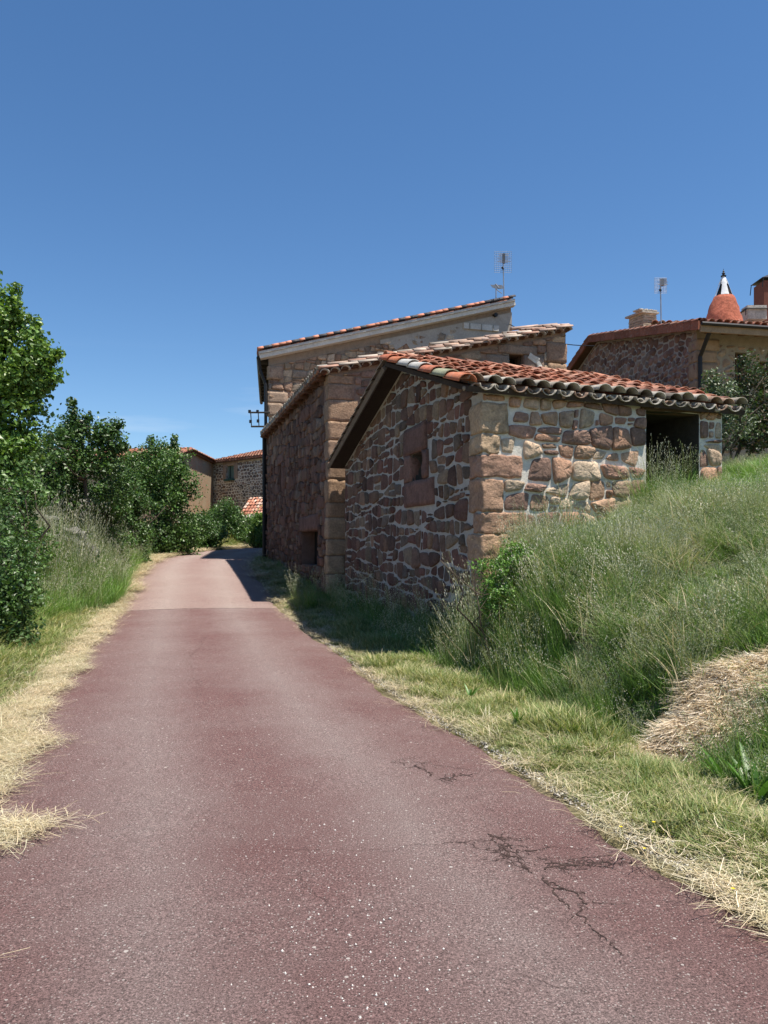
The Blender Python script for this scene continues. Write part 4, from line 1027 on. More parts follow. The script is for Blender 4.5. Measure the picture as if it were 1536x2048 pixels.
# ================================================================== GRASS, STRAW AND WEEDS
def blades(n, rad, h0, h1, w, lean, pal, seed, seg=3, droop=.5, flat=False, oat=0, stemcol=(.25, .27, .13)):
    """one clump of curved blades (and, if oat, stems with hanging spikelets)"""
    g = np.random.default_rng(seed); V_ = []; F_ = []; C_ = []; o = 0
    for i in range(n):
        a = g.uniform(0, 2 * math.pi); r = rad * math.sqrt(g.uniform()); x, y = r * math.cos(a), r * math.sin(a)
        L = g.uniform(h0, h1); yaw = g.uniform(0, 2 * math.pi); ln = g.uniform(.1, 1) * lean
        dx, dy = math.cos(yaw), math.sin(yaw); px_, py_ = -dy, dx; ww = w * g.uniform(.6, 1.3)
        c = np.array(pal[g.integers(len(pal))]) * g.uniform(.75, 1.25); zoff = g.uniform(.002, .035) if flat else -.02
        pts = []
        for k in range(seg + 1):
            t = k / seg
            if flat: hor = L * t; z = zoff + .02 * math.sin(t * 3.0 + i) * (1 - t) + g.uniform(0, .03) * t; cur = .12 * L * t * t * (1 if i % 2 else -1)
            else: hor = L * (ln * t + droop * ln * t * t); z = zoff + L * (t - .35 * droop * ln * t * t * 1.4); cur = 0
            pts.append((x + dx * hor + px_ * cur, y + dy * hor + py_ * cur, z))
        for k, p in enumerate(pts):
            t = k / seg; k2 = ww * (1 - t ** 1.6) if not flat else ww
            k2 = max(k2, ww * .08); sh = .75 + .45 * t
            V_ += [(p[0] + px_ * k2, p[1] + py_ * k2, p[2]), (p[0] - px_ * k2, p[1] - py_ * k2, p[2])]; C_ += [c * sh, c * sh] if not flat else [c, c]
        for k in range(seg): F_.append((o + 2 * k, o + 2 * k + 1, o + 2 * k + 3, o + 2 * k + 2))
        o += 2 * (seg + 1)
    for i in range(oat):
        a = g.uniform(0, 2 * math.pi); r = rad * math.sqrt(g.uniform()); x, y = r * math.cos(a), r * math.sin(a); L = h1 * g.uniform(.95, 1.35)
        yaw = g.uniform(0, 2 * math.pi); ln = g.uniform(.05, .3); dx, dy = math.cos(yaw), math.sin(yaw); px_, py_ = -dy, dx
        top = None
        for k in range(4):
            t = k / 3; p = np.array((x + dx * L * ln * t * t, y + dy * L * ln * t * t, L * t)); w2 = .0022
            V_ += [tuple(p + (px_ * w2, py_ * w2, 0)), tuple(p - (px_ * w2, py_ * w2, 0))]; C_ += [np.array(stemcol)] * 2
        for k in range(3): F_.append((o + 2 * k, o + 2 * k + 1, o + 2 * k + 3, o + 2 * k + 2))
        o += 8
        for k in range(g.integers(9, 16)):
            t = g.uniform(.68, 1.02); b = np.array((x + dx * L * ln * t * t, y + dy * L * ln * t * t, L * t)); a2 = g.uniform(0, 2 * math.pi); rr = L * .07 * (1.15 - t) * 3 * g.uniform(.4, 1) + .008
            c0 = b + (rr * math.cos(a2), rr * math.sin(a2), -.01); l = g.uniform(.018, .032); w3 = .0046; cc = np.array((.56, .56, .43)) * g.uniform(.75, 1.2)
            q1 = np.array((math.cos(a2 + 1.5), math.sin(a2 + 1.5), 0)) * w3
            V_ += [tuple(c0 + (0, 0, l * .3)), tuple(c0 + q1), tuple(c0 - (0, 0, l)), tuple(c0 - q1)]; C_ += [cc] * 4; F_.append((o, o + 1, o + 2, o + 3)); o += 4
    return np.array(V_), np.array(F_), np.array(C_)
def clump_set(name, k, m, **kw):
    c = bpy.data.collections.new(name + '_clumps')
    for i in range(k):
        seed = kw.pop('seed', 1); v, f, cc = blades(seed=seed * 100 + i, **kw); kw['seed'] = seed
        o = np_mesh(name + '_clump', v, f, m, cc, link=False); c.objects.link(o)
    return c
def scatter(name, coll, pos, yaw, scl, tilt=None, k=6, label=None, seed=0):
    """instances the clumps on points with a geometry-node modifier"""
    n = len(pos); g = np.random.default_rng(seed + 5)
    me = bpy.data.meshes.new(name); me.vertices.add(n); me.vertices.foreach_set('co', np.asarray(pos, np.float32).ravel())
    rot = np.zeros((n, 3), np.float32); rot[:, 2] = yaw
    if tilt is not None: rot[:, 0] = tilt[:, 0]; rot[:, 1] = tilt[:, 1]
    me.attributes.new('rot', 'FLOAT_VECTOR', 'POINT').data.foreach_set('vector', rot.ravel())
    s3 = np.asarray(scl, np.float32); s3 = np.repeat(s3[:, None], 3, 1) if s3.ndim == 1 else s3
    me.attributes.new('scl', 'FLOAT_VECTOR', 'POINT').data.foreach_set('vector', s3.ravel())
    me.attributes.new('pick', 'INT', 'POINT').data.foreach_set('value', g.integers(0, k, n).astype(np.int32))
    me.update(); o = bpy.data.objects.new(name, me); COL.objects.link(o)
    ng = bpy.data.node_groups.new(name + '_nodes', 'GeometryNodeTree')
    ng.interface.new_socket('Geometry', in_out='INPUT', socket_type='NodeSocketGeometry'); ng.interface.new_socket('Geometry', in_out='OUTPUT', socket_type='NodeSocketGeometry')
    gi = ng.nodes.new('NodeGroupInput'); go = ng.nodes.new('NodeGroupOutput'); ip = ng.nodes.new('GeometryNodeInstanceOnPoints'); ci = ng.nodes.new('GeometryNodeCollectionInfo')
    ci.inputs['Collection'].default_value = coll; ci.inputs['Separate Children'].default_value = True; ci.inputs['Reset Children'].default_value = True
    ip.inputs['Pick Instance'].default_value = True
    def at(nm, dt):
        a = ng.nodes.new('GeometryNodeInputNamedAttribute'); a.data_type = dt; a.inputs['Name'].default_value = nm; return a.outputs['Attribute']
    L = ng.links.new
    L(gi.outputs[0], ip.inputs['Points']); L(ci.outputs[0], ip.inputs['Instance']); L(at('pick', 'INT'), ip.inputs['Instance Index'])
    L(at('rot', 'FLOAT_VECTOR'), ip.inputs['Rotation']); L(at('scl', 'FLOAT_VECTOR'), ip.inputs['Scale']); L(ip.outputs[0], go.inputs[0])
    md = o.modifiers.new('scatter', 'NODES'); md.node_group = ng
    tag(o, label, kind='stuff'); return o
GREEN = [(.13, .25, .05), (.17, .29, .06), (.09, .19, .04), (.21, .31, .08), (.14, .24, .07)]
GREYG = [(.24, .33, .14), (.17, .27, .09), (.28, .36, .17), (.12, .21, .06), (.38, .40, .22), (.20, .30, .10)]
DRY = [(.58, .50, .32), (.68, .61, .43), (.48, .40, .24), (.72, .66, .49)]
MIXG = [(.17, .22, .07), (.25, .27, .10), (.13, .19, .05), (.42, .38, .20), (.20, .25, .09), (.33, .32, .15)]
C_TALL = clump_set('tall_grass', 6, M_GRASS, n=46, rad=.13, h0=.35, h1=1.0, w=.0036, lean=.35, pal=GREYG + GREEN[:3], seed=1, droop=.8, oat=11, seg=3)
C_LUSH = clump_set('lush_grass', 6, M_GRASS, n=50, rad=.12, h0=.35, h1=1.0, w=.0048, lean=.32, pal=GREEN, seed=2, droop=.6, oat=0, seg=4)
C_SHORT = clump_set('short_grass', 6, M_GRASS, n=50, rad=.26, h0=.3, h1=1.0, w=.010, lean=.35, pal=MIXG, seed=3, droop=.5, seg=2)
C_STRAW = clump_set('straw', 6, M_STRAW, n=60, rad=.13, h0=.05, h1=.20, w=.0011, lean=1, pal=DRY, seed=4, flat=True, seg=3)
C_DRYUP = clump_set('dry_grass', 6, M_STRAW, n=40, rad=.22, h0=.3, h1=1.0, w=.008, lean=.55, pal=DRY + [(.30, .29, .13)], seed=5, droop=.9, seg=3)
def v2s(v): return np.array([v.x, v.y])
BLD = []
def footprint(p, a, b, la, lb, m=.0): BLD.append((v2s(p), v2s(a), v2s(b), la, lb, m))
footprint(C0, GD, RD, 8.1, 4.0); footprint(KB, BD, BR, 10.9, 6.1); footprint(V(wx(537, 29.3), 29.3), V(-.142, 1).normalized(), V(1, .3).normalized(), 9, 10.6)
def inside(x, y, m=.02):
    r = np.zeros(len(x), bool)
    for p, a, b, la, lb, _ in BLD:
        dx = x - p[0]; dy = y - p[1]; det = a[0] * b[1] - a[1] * b[0]
        u = (dx * b[1] - dy * b[0]) / det; v = (a[0] * dy - a[1] * dx) / det
        r |= (u > -m) & (u < la + m) & (v > -m) & (v < lb + m)
    return r
def field(x0, x1, y0, y1, n, keep, seed):
    """n candidate points; keep(x, y, e_right, e_left, s) returns a probability"""
    g = np.random.default_rng(seed); x = g.uniform(x0, x1, n); y = g.uniform(y0, y1, n)
    m = (np.abs(x) < .50 * y + 2.2); x, y = x[m], y[m]
    d, z, s = road_coord(x, y); er = d - HWID; el_ = -d - HWID
    p = keep(x, y, er, el_, s); k = (g.uniform(size=len(x)) < p) & ~inside(x, y)
    x, y, er, el_ = x[k], y[k], er[k], el_[k]; z = ground(x, y)
    on = np.maximum(er, el_) < 0
    zr_ = road_coord(x, y)[1] + .02
    z = np.where(on, zr_, z)
    return np.column_stack([x, y, z]), er, el_, g
def patch(x, y, sc=1.1, seed=0): return fbm(x, y, sc, seed)

# mown verge on the right, mixed green and dry
def kv(x, y, er, el_, s):
    far = np.clip(7 / y, .12, 1) ** 1.0
    r = np.where((er > .05) & (er < 1.3), np.clip((er - .02) / .2, 0, 1), 0) * np.where(y > 17, .7, 1)
    return r * far
pos, er, el_, g = field(-6, 4.5, 2.2, 30, 105000, kv, 1)
sc = g.uniform(.05, .12, len(pos)) * np.clip(.6 + er, .5, 1.5) * (1 + .25 * patch(pos[:, 0], pos[:, 1], 2)); sc = np.clip(sc, .04, .2)
s3 = np.column_stack([sc * 0 + 1, sc * 0 + 1, sc])
# blades are unit height: width axes keep their size, height scaled
def short_scale(h, g): k = g.uniform(.75, 1.1, len(h)) * np.clip(.22 + h * 2.2, .3, 1.0); return np.column_stack([k, k, h])
sc *= 1 + .5 * np.clip(patch(pos[:, 0], pos[:, 1], 3.1, 2), -.6, 1)
scatter('verge_grass', C_SHORT, pos, g.uniform(0, 6.28, len(pos)), short_scale(sc, g), label='short green and yellow grass on the verges', seed=1)
# dry strips: bleached grass on both road edges and along the ditch lip
def kd(x, y, er, el_, s):
    far = np.clip(8 / y, .12, 1)
    rag = .10 * np.sin(s * 2.3) + .07 * np.sin(s * 6.1) + .05 * np.sin(s * 15)
    r = np.where((er > -.03 + rag * .3) & (er < .08 + rag * .8), np.where(y < 4.3, .8, .28), 0) + np.where((er > .8) & (er < 1.15) & (patch(x, y, 1.7, 5) > -.5), .5, 0) + np.where((er > 0) & (er < 1.3), .05, 0)
    bulge = .10 * np.clip(np.sin(s * 1.7 + 1), 0, 1) + .05 * np.sin(s * 5.3)
    l = np.where((el_ > -.07 - bulge) & (el_ < .20 + rag), .9, 0) + np.where((el_ > .2) & (el_ < .9), .12, 0)
    return (r + l) * far * np.where(y > 45, 0, 1)
pos, er, el_, g = field(-13, 4.5, 2.2, 44, 150000, kd, 2)
st_ = []
for (px, py) in ((5, 1662), (25, 1668), (50, 1660), (75, 1656), (15, 1690), (-20, 1680), (60, 1492), (90, 1490), (40, 1500)):
    x_, y_ = g_from_px(px, py)
    for _ in range(3): st_.append((x_ + g.uniform(-.04, .04), y_ + g.uniform(-.04, .04), road_z(x_, y_)))
pos = np.vstack([pos, np.array(st_)])
scatter('dry_straw', C_STRAW, pos + np.array([0, 0, .004]), g.uniform(0, 6.28, len(pos)), g.uniform(.8, 1.4, len(pos)) * np.clip(pos[:, 1] / 12, 1, 2.2), label='bleached cut straw lying along the road edges', seed=2)
# left verge, low grass between straw and bushes, partly dry
def kl(x, y, er, el_, s):
    far = np.clip(9 / y, .15, 1)
    l = np.where((el_ > .15) & (el_ < 2.6), np.clip((el_ - .1) / .5, 0, 1), 0)
    return l * far
pos, er, el_, g = field(-14, -1, 3, 46, 100000, kl, 3)
h = np.clip(.04 + .14 * np.clip(el_, 0, 2), .05, .3) * g.uniform(.6, 1.4, len(pos))
scatter('roadside_grass', C_SHORT, pos, g.uniform(0, 6.28, len(pos)), short_scale(h, g) * np.array([1.3, 1.3, 1]), label='low green grass on the left roadside', seed=3)
def kdu(x, y, er, el_, s):
    far = np.clip(9 / y, .15, 1)
    return (np.where((el_ > .1) & (el_ < .8), .3, 0) + np.where((er > .1) & (er < 1.3), .10 + .28 * (patch(x, y, 1.3, 3) > .35), 0)) * far
pos, er, el_, g = field(-14, 4.5, 2.4, 46, 60000, kdu, 4)
h = g.uniform(.05, .15, len(pos)); scatter('dry_grass', C_DRYUP, pos, g.uniform(0, 6.28, len(pos)), short_scale(h, g), label='dry yellow grass mixed into both verges', seed=4)
# tall wild grass over the bank on the right
def hit(px, py):
    """where the sight line through a photo position meets the ground"""
    Y = 2.5
    while Y < 60:
        if wz(py, Y) < gz(wx(px, Y), Y): break
        Y += .04
    return wx(px, Y), Y
PX, PY = hit(1430, 1450); PA, PB = hit(1275, 1460)[0], hit(1430, 1355)[1]
RX = max(.5, PX - PA) * 1.15; RY = max(.3, PB - PY) * 1.15; print('pile', PX, PY, RX, RY)
def pile_r(x, y): return np.hypot((x - PX) / RX, (y - PY) / RY)
def kt(x, y, er, el_, s):
    far = np.clip(9 / y, .3, 1)
    r = np.where((er > 1.15) & (y < 15.5), 1, 0) * np.where(x > .85 * y + 3, 0, 1)
    r = r * np.where(pile_r(x, y) < 1.0, .02 + .25 * (patch(x, y, 2.9, 40) > .75), 1)
    r2 = np.where((er > 1.0) & (y >= 15.5) & (y < 19), .9, 0)
    return np.maximum(r * far, r2 * far)
pos, er, el_, g = field(-4, 12, 3, 19, 33000, kt, 5)
h = np.clip(.20 + .20 * g.uniform(size=len(pos)) + .10 * patch(pos[:, 0], pos[:, 1], .9, 7), .15, .7); h *= np.where(er < 1.7, 1.25, 1) * np.where((pos[:, 1] > 9.2) & (er > 2.2), .62, 1)
h *= np.where(pos[:, 0] < .135 * pos[:, 1] + .08, .38, 1)
h *= np.where((pos[:, 1] < PY + .1) & (pos[:, 1] > 3.2) & (pos[:, 0] > .30 * pos[:, 1]) & (er > 1.15), np.where(pos[:, 1] < PY - .45, .62, .35), 1)
h *= 1 + .5 * np.clip(patch(pos[:, 0], pos[:, 1], 2.2, 17), -1, 1)
h *= np.where((pos[:, 0] > .13 * pos[:, 1]) & (er > 1.3) & (er < 2.4) & (pos[:, 1] > 8.3) & (pos[:, 1] < 10.6), 1.25, 1)
ex = []
for (px, Y_, hh, n_) in ((958, 9.7, 1.25, 5), (945, 9.5, 1.0, 5), (1300, 10.6, .85, 9), (1330, 10.7, .75, 9), (1365, 10.8, .6, 7), (890, 10.0, .6, 3), (606, 17.4, .8, 3), (622, 17.0, .75, 3)):
    for _ in range(n_): X_ = wx(px, Y_) + g.uniform(-.12, .12); ex.append((X_, Y_ + g.uniform(-.12, .12), gz(X_, Y_), hh * g.uniform(.7, 1)))
ex = np.array(ex); pos = np.vstack([pos, ex[:, :3]]); h = np.concatenate([h, ex[:, 3]]); er = np.concatenate([er, np.full(len(ex), 9.)])
tilt = g.normal(0, .16, (len(pos), 2)) + .5 * np.column_stack([np.clip(patch(pos[:, 0], pos[:, 1], 1.6, 23), -1, 1), np.clip(patch(pos[:, 0], pos[:, 1], 1.6, 29), -1, 1)]); k = g.uniform(.6, 1.0, len(pos))
sel = patch(pos[:, 0], pos[:, 1], .8, 11) + g.normal(0, .4, len(pos)) > .35
yaw = g.uniform(0, 6.28, len(pos)); s3 = np.column_stack([k * .9, k * .9, h])
lush = sel | ((er < 2.0) & (pos[:, 1] > 8) & (g.uniform(size=len(pos)) < .5)) | ((er < 1.6) & (g.uniform(size=len(pos)) < .5))
scatter('tall_grass', C_TALL, pos[~lush], yaw[~lush], s3[~lush], tilt[~lush], label='tall grey-green wild oat grass covering the bank', seed=5)
scatter('lush_grass', C_LUSH, pos[lush], yaw[lush], s3[lush], tilt[lush], label='tall bright green grass on the bank', seed=6)
sd_ = g.uniform(size=len(pos)) < .05 + .12 * (patch(pos[:, 0], pos[:, 1], 1.3, 50) > .6)
sd_ &= er > 1.4
scatter('dead_stems', C_DRYUP, pos[sd_], g.uniform(0, 6.28, sd_.sum()), np.column_stack([h * 0 + .7, h * 0 + .7, h * 1.15])[sd_], label='dead dry stems among the bank grass', seed=15)
# grass along the foot of the shed and barn walls
def kw_(x, y, er, el_, s): return np.where((er > .75) & (y > 8.5) & (y < 34), np.clip((er - .7) * 2, 0, 1), 0) * np.clip(14 / y, .3, 1)
pos, er, el_, g = field(-7, 2.5, 8.5, 34, 14000, kw_, 6)
h = g.uniform(.22, .5, len(pos)) * np.clip(.35 + (er - .7) * 1.3, .3, 1.15); k = g.uniform(.8, 1.2, len(pos))
m = g.uniform(size=len(pos)) < .75
scatter('lush_grass', C_LUSH, pos[m], g.uniform(0, 6.28, m.sum()), np.column_stack([k, k, h])[m], label='shaded green grass at the foot of the shed and barn', seed=7)
scatter('tall_grass', C_TALL, pos[~m], g.uniform(0, 6.28, (~m).sum()), np.column_stack([k, k, h * 1.25])[~m], label='oat grass at the foot of the shed and barn', seed=8)
# tall grass on the left roadside
def kl2(x, y, er, el_, s): st = np.interp(y, [9, 13, 16, 18, 28], [1.6, 1.0, .7, .12, .2]); return np.where((el_ > st) & (el_ < 5) & (y < 29), np.where(el_ > 2.6, .3, 1), 0) * np.clip((y - 9.5) / 2, 0, 1)
pos, er, el_, g = field(-16, -3, 9, 31, 15000, kl2, 8)
st = np.interp(pos[:, 1], [9, 13, 16, 18, 28], [1.6, 1.0, .7, .12, .2]); h = np.clip(.55 + 1.15 * (el_ - st), .2, 1.6) * g.uniform(.65, 1.15, len(pos)) * np.interp(pos[:, 1], [9, 14, 17, 29], [.5, .7, 1, 1]); k = g.uniform(1.1, 1.6, len(pos)); m = g.uniform(size=len(pos)) < .6
m = g.uniform(size=len(pos)) < .3; tilt = g.normal(0, .12, (len(pos), 2))
scatter('tall_grass', C_TALL, pos[m], g.uniform(0, 6.28, m.sum()), np.column_stack([k, k, h])[m], tilt[m], label='tall pale oat grass leaning over the left roadside', seed=9)
scatter('lush_grass', C_LUSH, pos[~m], g.uniform(0, 6.28, (~m).sum()), np.column_stack([k, k, h])[~m], tilt[~m], label='tall green grass on the left roadside', seed=10)

def gravel():
    g = np.random.default_rng(61); n = 5200; Y_ = 2.4 + 10 * g.uniform(size=n) ** 1.7; s_ = np.interp(Y_, RL[:, 1], RS); d = HWID + np.abs(g.normal(0, .11, n)) - .03
    side = g.uniform(size=n) < .25; d = np.where(side, -d - .1, d)
    x = np.interp(s_, RS, RL[:, 0]) + np.interp(s_, RS, nr[:, 0]) * d; y = np.interp(s_, RS, RL[:, 1]) + np.interp(s_, RS, nr[:, 1]) * d; z = np.maximum(ground(x, y), road_coord(x, y)[1] - .01) + .004
    q = random.Random(77); ex = []
    for _ in range(170):
        px = q.gauss(720, 120); py = q.uniform(1640, 2040)
        x_, y_ = g_from_px(px, py); ex.append((x_, y_, road_z(x_, y_) + .001))
    ex = np.array(ex); x = np.concatenate([x, ex[:, 0]]); y = np.concatenate([y, ex[:, 1]]); z = np.concatenate([z, ex[:, 2]]); n += len(ex)
    o = np.array([(1, 0, 0), (-1, 0, 0), (0, 1, 0), (0, -1, 0), (0, 0, 1), (0, 0, -1)], float); fc = np.array([(0, 2, 4), (2, 1, 4), (1, 3, 4), (3, 0, 4), (2, 0, 5), (1, 2, 5), (3, 1, 5), (0, 3, 5)])
    r = g.uniform(.003, .011, n); r[-170:] = g.uniform(.0025, .0065, 170); v = np.stack([x, y, z], 1)[:, None] + o[None] * r[:, None, None] * g.uniform(.5, 1.3, (n, 6, 1)); f = (np.arange(n)[:, None, None] * 6 + fc[None]).reshape(-1, 3)
    c = np.array([(.50, .48, .44), (.38, .35, .31), (.30, .27, .24), (.56, .53, .47)])[g.integers(0, 4, n)]; c[-170:] = (.62, .59, .55); tag(np_mesh('gravel', v.reshape(-1, 3), f, M_CONC, np.repeat(c, 6, 0)), 'pale loose gravel along the asphalt edges and scattered on the near road', kind='stuff')
gravel()
# ------------------------------------------------------------------ straw pile on the bank
def straw_pile():
    T = empty('straw_pile', 'heap of dry cut straw slumped on the grassy bank at right', 'straw pile')
    g = np.random.default_rng(21); n = 26000; a = g.uniform(0, 6.28, n); r = np.sqrt(g.uniform(size=n)) * (1 + .2 * np.sin(5 * a + 1) + .13 * np.sin(9 * a) + g.normal(0, .07, n))
    x = PX + RX * r * np.cos(a) * (1 + .12 * np.sin(3 * a)); y = PY + RY * r * np.sin(a) * (1 + .15 * np.sin(4 * a + 1))
    top = .16 * np.clip(1 - r ** 2.2, 0, 1) * (1 + .9 * patch(x, y, 2.6, 3)); z = ground(x, y) + top * g.uniform(.55, 1.05, n) + .02
    yaw = g.uniform(0, 6.28, n); L = g.uniform(.12, .38, n); pit = g.normal(0, .22, n); w_ = g.uniform(.0011, .0028, n); bend = g.normal(0, .5, n)
    D = np.column_stack([np.cos(yaw) * np.cos(pit), np.sin(yaw) * np.cos(pit), np.sin(pit)]); Pn = np.column_stack([-np.sin(yaw), np.cos(yaw), g.normal(0, .3, n)])
    pal = np.minimum(np.array(DRY)[g.integers(0, 4, n)] * g.uniform(.9, 1.6, (n, 1)) * np.array([.93, .95, 1.04]), .9); vs = []; cs = []
    base = np.column_stack([x, y, z])
    for t in (-.5, -.17, .17, .5):
        c = base + D * (L * t)[:, None] + Pn * (bend * L * t * t * 2)[:, None] - np.array([0, 0, 1]) * (L * t * t * .3)[:, None]
        vs += [c + Pn * w_[:, None], c - Pn * w_[:, None]]; cs += [pal, pal]
    V_ = np.stack(vs, 1).reshape(-1, 3); C_ = np.stack(cs, 1).reshape(-1, 3); b = np.arange(n)[:, None] * 8
    F_ = np.concatenate([b + np.array([[2 * k, 2 * k + 1, 2 * k + 3, 2 * k + 2]]) for k in range(3)])
    tag(np_mesh('straw_stalks', V_, F_, M_STRAW, C_, T), kind='stuff')
    mb = MB(); nr_, na = 10, 36; vs = [];fs = []
    for i in range(nr_ + 1):
        for k in range(na):
            rr = i / nr_; a_ = 2 * math.pi * k / na; xx = PX + RX * .93 * rr * math.cos(a_) * (1 + .12 * math.sin(3 * a_)); yy = PY + RY * .93 * rr * math.sin(a_) * (1 + .15 * math.sin(4 * a_ + 1))
            vs.append((xx, yy, gz(xx, yy) + .13 * max(0, 1 - rr ** 2.2) * (1 + .8 * float(patch(np.array([xx]), np.array([yy]), 2.6, 3)[0])) - .02))
    for i in range(nr_):
        for k in range(na): fs.append((i * na + k, i * na + (k + 1) % na, (i + 1) * na + (k + 1) % na, (i + 1) * na + k))
    mb.add(vs, fs, (.66, .57, .38)); mb.build('straw_core', M_STRAW, T, True)
straw_pile()

# ================================================================== TREES AND SHRUBS
def leaf_cloud(centers, radii, n_per, size, pal, g, up=.35, squash=.8):
    """leaf faces (two folded halves each) around twig points; radii per clump"""
    m = len(centers); N_ = m * n_per; c = np.repeat(centers, n_per, 0); r = np.repeat(radii, n_per)
    d = g.normal(size=(N_, 3)); d /= np.linalg.norm(d, axis=1)[:, None]; rr = g.uniform(.15, 1, N_) ** .6
    off = d * (r * rr)[:, None]; off[:, 2] *= squash
    p = c + off; nrm = d * .6 + g.normal(size=(N_, 3)) * .6; nrm[:, 2] += up; nrm /= np.linalg.norm(nrm, axis=1)[:, None]
    t = np.cross(nrm, g.normal(size=(N_, 3))); t /= np.linalg.norm(t, axis=1)[:, None]; b = np.cross(nrm, t)
    s = size * g.uniform(.45, 1.5, N_); L = t * s[:, None]; Wd = b * (s * .36)[:, None]; fold = nrm * (s * .12)[:, None]
    v = np.stack([p - L * .5, p + Wd + fold, p + L * .5, p - Wd + fold, p - L * .5, p + L * .5], 1).reshape(-1, 3)
    i = np.arange(N_)[:, None] * 6; f = np.concatenate([i + np.array([[0, 1, 2]]), i + np.array([[4, 5, 3]])])
    tone = np.repeat(g.uniform(.75, 1.2, m), n_per) * g.uniform(.75, 1.3, N_)
    col = np.array(pal)[g.integers(0, len(pal), N_)] * tone[:, None]; col = np.repeat(col, 6, 0)
    return v, f, col
def tree(name, label, cat, base, blobs, nclump, n_per, cr, size, pal, seed, trunk_r=.12, group=None, stems=1, bark=(.10, .08, .06), tips=(), trunk_name='trunk', crown='crown'):
    """blobs: (x, y, z, rx, ry, rz) ellipsoids in the world; tips: extra twig points sticking out"""
    T = empty(name, label, cat, group); g = np.random.default_rng(seed); q = random.Random(seed)
    B = np.array(blobs, float); vol = B[:, 3] * B[:, 4] * B[:, 5]; idx = g.choice(len(B), nclump, p=vol ** .75 / (vol ** .75).sum())
    d = g.normal(size=(nclump, 3)); d /= np.linalg.norm(d, axis=1)[:, None]; rr = g.uniform(.25, 1.0, nclump) ** .45
    wob = 1 + .22 * np.sin(d[:, 0] * 5 + idx) + .18 * np.sin(d[:, 2] * 7 + 2 * idx)
    cen = B[idx, :3] + d * B[idx, 3:6] * (rr * wob)[:, None]
    gl = ground(cen[:, 0], cen[:, 1]); cen[:, 2] = np.maximum(cen[:, 2], gl + cr * .5)
    rad = cr * g.uniform(.55, 1.25, nclump)
    tp = []
    for (x, y, z, x2, y2, z2) in tips:
        for t in np.linspace(0, 1, 9): tp.append((lerp(x, x2, t), lerp(y, y2, t), lerp(z, z2, t)))
    if tp: cen = np.vstack([cen, tp]); rad = np.concatenate([rad, np.full(len(tp), cr * .45)])
    v, f, c = leaf_cloud(cen, rad, n_per, size, pal, g)
    np_mesh(crown, v, f, M_LEAF, c, T)
    mb = MB(); base = Vector(base); cc = Vector(B[:, :3].mean(0)); top = Vector((cc.x, cc.y, float((B[:, 2]).max())))
    forks = []
    for s in range(stems):
        o = Vector((q.uniform(-.3, .3), q.uniform(-.3, .3), 0)) * (0 if stems == 1 else 1.2); tt = top + Vector((q.uniform(-.6, .6), q.uniform(-.4, .4), 0)) * (0 if stems == 1 else 1.6)
        pts = [base + o - Vector((0, 0, .15))]
        for k in range(1, 7):
            t = k / 6; p = (base + o).lerp(tt, t) + Vector((q.uniform(-.1, .1), q.uniform(-.1, .1), 0)) * (1 + t); pts.append(p)
        tube(mb, pts, [trunk_r * (1 - .8 * k / 6) for k in range(7)], bark, 8); forks += pts[2:]
    for i in g.choice(len(cen), min(len(cen), 60), replace=False):
        e = Vector(cen[i]); f0 = min(forks, key=lambda p: (p - e).length + max(0, p.z - e.z) * 1.5); m_ = f0.lerp(e, .5) + Vector((q.uniform(-.1, .1), q.uniform(-.1, .1), q.uniform(-.15, .1)))
        tube(mb, [f0, m_, e], [trunk_r * .28, trunk_r * .16, .008], bark, 5, cap=False)
    mb.build(trunk_name, M_BARK, T, True); return T
LG = [(.11, .20, .035), (.15, .25, .05), (.08, .16, .03), (.19, .28, .06)]
DG = [(.055, .11, .025), (.075, .145, .035), (.04, .09, .022), (.10, .17, .05)]
MG = [(.075, .15, .035), (.10, .18, .04), (.055, .12, .03), (.12, .19, .06)]
def B_(px, py, Y, rx, rz, ry=None): return (wx(px, Y), Y, wz(py, Y), rx / F * Y, (ry if ry else rx) / F * Y, rz / F * Y)
def gb(px, Y): x = wx(px, Y); return (x, Y, gz(x, Y))
tree('leafy_tree', 'tall bright green broadleaf tree at the left frame edge', 'tree', gb(-30, 16), [B_(-20, 640, 16, 55, 60), B_(35, 730, 16, 70, 80), B_(70, 740, 16, 38, 70), B_(20, 640, 16, 22, 50), B_(70, 700, 16, 22, 36), B_(-60, 760, 16, 90, 120), B_(40, 840, 16, 45, 60), B_(-30, 900, 16, 110, 90), B_(10, 610, 16, 18, 38)],
     620, 34, .30, .095, LG, 71, .16, tips=[(wx(30, 16), 16, wz(640, 16), wx(33, 16), 16, wz(572, 16)), (wx(70, 16), 16, wz(720, 16), wx(74, 16), 16, wz(640, 16)), (wx(85, 16), 16, wz(740, 16), wx(118, 16), 16, wz(705, 16)), (wx(70, 16), 16, wz(790, 16), wx(112, 16), 16, wz(752, 16))])
tree('leafy_tree', 'dark green tree with a thin leaning top shoot, second from the left', 'tree', gb(170, 21), [B_(190, 900, 21, 55, 55), B_(120, 930, 21, 75, 70), B_(215, 870, 21, 30, 30), B_(150, 860, 21, 28, 38), B_(60, 940, 20, 80, 70), B_(235, 960, 22, 45, 50)],
     430, 36, .34, .085, DG, 72, .12, tips=[(wx(150, 21), 21, wz(850, 21), wx(143, 21), 21, wz(800, 21)), (wx(155, 21), 21, wz(860, 21), wx(180, 21), 21, wz(832, 21)), (wx(215, 21), 21, wz(870, 21), wx(240, 21), 21, wz(845, 21)), (wx(230, 21), 21, wz(900, 21), wx(252, 21), 21, wz(893, 21))])
